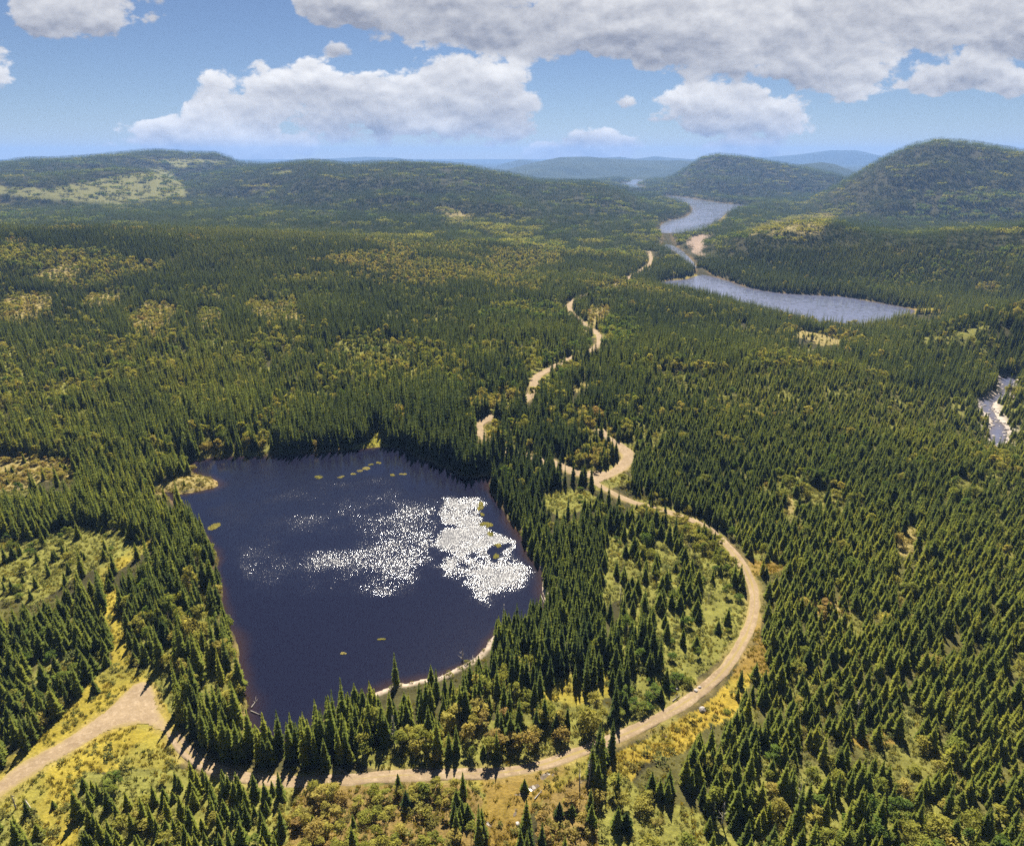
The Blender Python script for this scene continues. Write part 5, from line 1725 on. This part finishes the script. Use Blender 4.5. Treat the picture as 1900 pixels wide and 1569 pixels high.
for i, (x0, y0, x1, y1, onland, lab) in enumerate(LOGS):
    g = ground([x0, x1], [y0, y1])
    za = np.maximum(height(g[:, 0], g[:, 1]), 0.0 if not onland else -99) + .18
    v, f = trunk_shape(1.0, .12, 0, 700 + i, 0)
    d = np.array([*(g[1] - g[0]), za[1] - za[0]])
    L_ = np.linalg.norm(d)
    e = bpy.data.objects.new('fallen_log', None)
    COL.objects.link(e)
    e.location = (*g[0], za[0])
    e.rotation_euler = Vector(d).to_track_quat('Z', 'Y').to_euler()
    v2 = v * np.array([1, 1, L_])
    link('trunk', mesh_np('log_trunk', v2, f, [M_DEAD]), e)
    r = np.random.default_rng(720 + i)
    V, F = [], []
    for q in range(7):
        z = L_ * r.uniform(.4, 1)
        a = r.uniform(0, 6.283)
        l = r.uniform(.4, 1.1)
        k = len(V)
        V += [np.array([.04, .0, z - .05]), np.array([-.04, 0, z]), np.array([math.cos(a) * l, math.sin(a) * l, z + l * .6]), np.array([0, .05, z + .04])]
        F += [(k, k + 1, k + 2), (k, k + 2, k + 3), (k + 1, k + 3, k + 2)]
    link('branches', mesh_np('log_branches', np.array(V), np.array(F), [M_DEAD]), e)
    tag(e, lab, 'fallen log', 'fallen logs')

# ------------------------------------------------------------------ boulders
def rock_mesh(seed):
    import bmesh
    bm = bmesh.new()
    bmesh.ops.create_icosphere(bm, subdivisions=2, radius=1.0)
    r = np.random.default_rng(seed)
    ax = r.normal(0, 1, (7, 3))
    ax /= np.linalg.norm(ax, axis=1)[:, None]
    for vv in bm.verts:
        p = np.array(vv.co)
        for q in range(7):              # flat broken faces
            dd = p @ ax[q] - .72
            if dd > 0:
                p = p - ax[q] * dd * .9
        p = p * (1 + r.normal(0, .03)) * np.array((1, .8, .62))
        vv.co = p
    me = bpy.data.meshes.new('boulder')
    bm.to_mesh(me)
    bm.free()
    me.materials.append(M_ROCK)
    return me


ROCKS = [rock_mesh(800 + i) for i in range(5)]


def rock(px, py, s, i, lab, grp=None, z=None):
    g = ground(px, py)[0] if z is None else plane_pt(px, py, z)
    o = link('boulder', ROCKS[i % 5])
    o.location = (g[0], g[1], float(height(g[:1], g[1:2])[0]) + s * .2)
    o.scale = (s, s, s)
    o.rotation_euler = (0, 0, i * 1.7)
    tag(o, lab, 'boulder', grp)


rock(1303, 1317, .95, 0, 'pale flat boulder in the yellow grass outside the track bend')
rock(1291, 1281, .55, 1, 'grey boulder at the inner edge of the track bend, nearer of two')
rock(1298, 1275, .45, 2, 'grey boulder at the inner edge of the track bend, farther of two')
rock(960, 1528, .5, 3, 'pale boulder in the gully below the puddles')
rock(1256, 1278, .4, 4, 'small boulder on the verge inside the track bend')
r = np.random.default_rng(820)
for i in range(90):
    k = r.integers(0, len(STREAM))
    p = STREAM[k] + (STREAM.mean(0) - STREAM[k]) * r.uniform(-.03, .22) + r.normal(0, 1.3, 2)
    o = link('boulder', ROCKS[i % 5])
    s = float(r.uniform(.45, 1.25))
    o.location = (p[0], p[1], max(float(height(p[:1], p[1:2])[0]), STRZ - .2) + s * .15)
    o.scale = (s, s, s)
    o.rotation_euler = (0, 0, r.uniform(0, 6))
    tag(o, 'pale boulder in the rocky stream bed at the right edge', 'boulder', 'boulders along the stream')

# ------------------------------------------------------------------ puddles and rills in the wet gully
M_PUD = water_mat('puddle_water', (0.05, 0.045, 0.035), (0.12, 0.09, 0.06), 0.10, (1.6, 0.1, 0.22, 0.0, 0.15))
PUDS = [[(997, 1444), (1010, 1436), (1019, 1431), (1021, 1436), (1008, 1446)], [(1021, 1439), (1027, 1433), (1028, 1438), (1022, 1442)], [(958, 1466), (985, 1459), (1003, 1455), (1007, 1459), (990, 1466), (972, 1470)], [(953, 1475), (966, 1469), (978, 1471), (962, 1477)],
        [(951, 1513), (958, 1500), (963, 1493), (965, 1499), (960, 1510), (954, 1517)], [(899, 1512), (904, 1511), (907, 1524), (916, 1534), (913, 1538), (903, 1530)], [(1226, 1361), (1236, 1360), (1240, 1365), (1231, 1368)]]
for q in PUDS:
    g = ground(*np.array(q, float).T)
    zz = float(np.median(height(g[:, 0], g[:, 1]))) + .02
    gl = smooth_line(g, .5, True)
    gl = gl + .3 * np.stack([fbm(gl[:, 0], gl[:, 1], 1.2, 3, 45), fbm(gl[:, 0], gl[:, 1], 1.2, 3, 46)], -1)
    c = gl.mean(0)
    gl = c + (gl - c) * .85
    V = np.vstack([np.c_[gl, np.full(len(gl), zz)], [[*c, zz]]])
    nn = len(gl)
    F = np.array([(i, (i + 1) % nn, nn) for i in range(nn)])
    me = mesh_np('puddle_water', V, F, [M_PUD], attrs=[('shallow', 'FLOAT', np.r_[np.full(nn, 1.0), .4]), ('wind', 'FLOAT', np.full(nn + 1, .34))])
    tag(link('puddle_water', me), kind='structure')
# ------------------------------------------------------------------ air
HZ = 17000.0
me = mesh_np('haze', [(-HZ, -6000, -80), (HZ, -6000, -80), (HZ, HZ, -80), (-HZ, HZ, -80), (-HZ, -6000, 300), (HZ, -6000, 300), (HZ, HZ, 300), (-HZ, HZ, 300)],
             np.array([(0, 3, 2, 1), (4, 5, 6, 7), (0, 1, 5, 4), (1, 2, 6, 5), (2, 3, 7, 6), (3, 0, 4, 7)]))
m, n, out = material('air')
pv = n.new('ShaderNodeVolumePrincipled')
pv.inputs['Color'].default_value = (0.29, 0.51, 1.0, 1)
pv.inputs['Density'].default_value = 0.000085
pv.inputs['Density Attribute'].default_value = ''
pv.inputs['Anisotropy'].default_value = 0.0
m.node_tree.links.new(pv.outputs[0], out.inputs['Volume'])
me.materials.append(m)
tag(link('haze', me), kind='stuff')
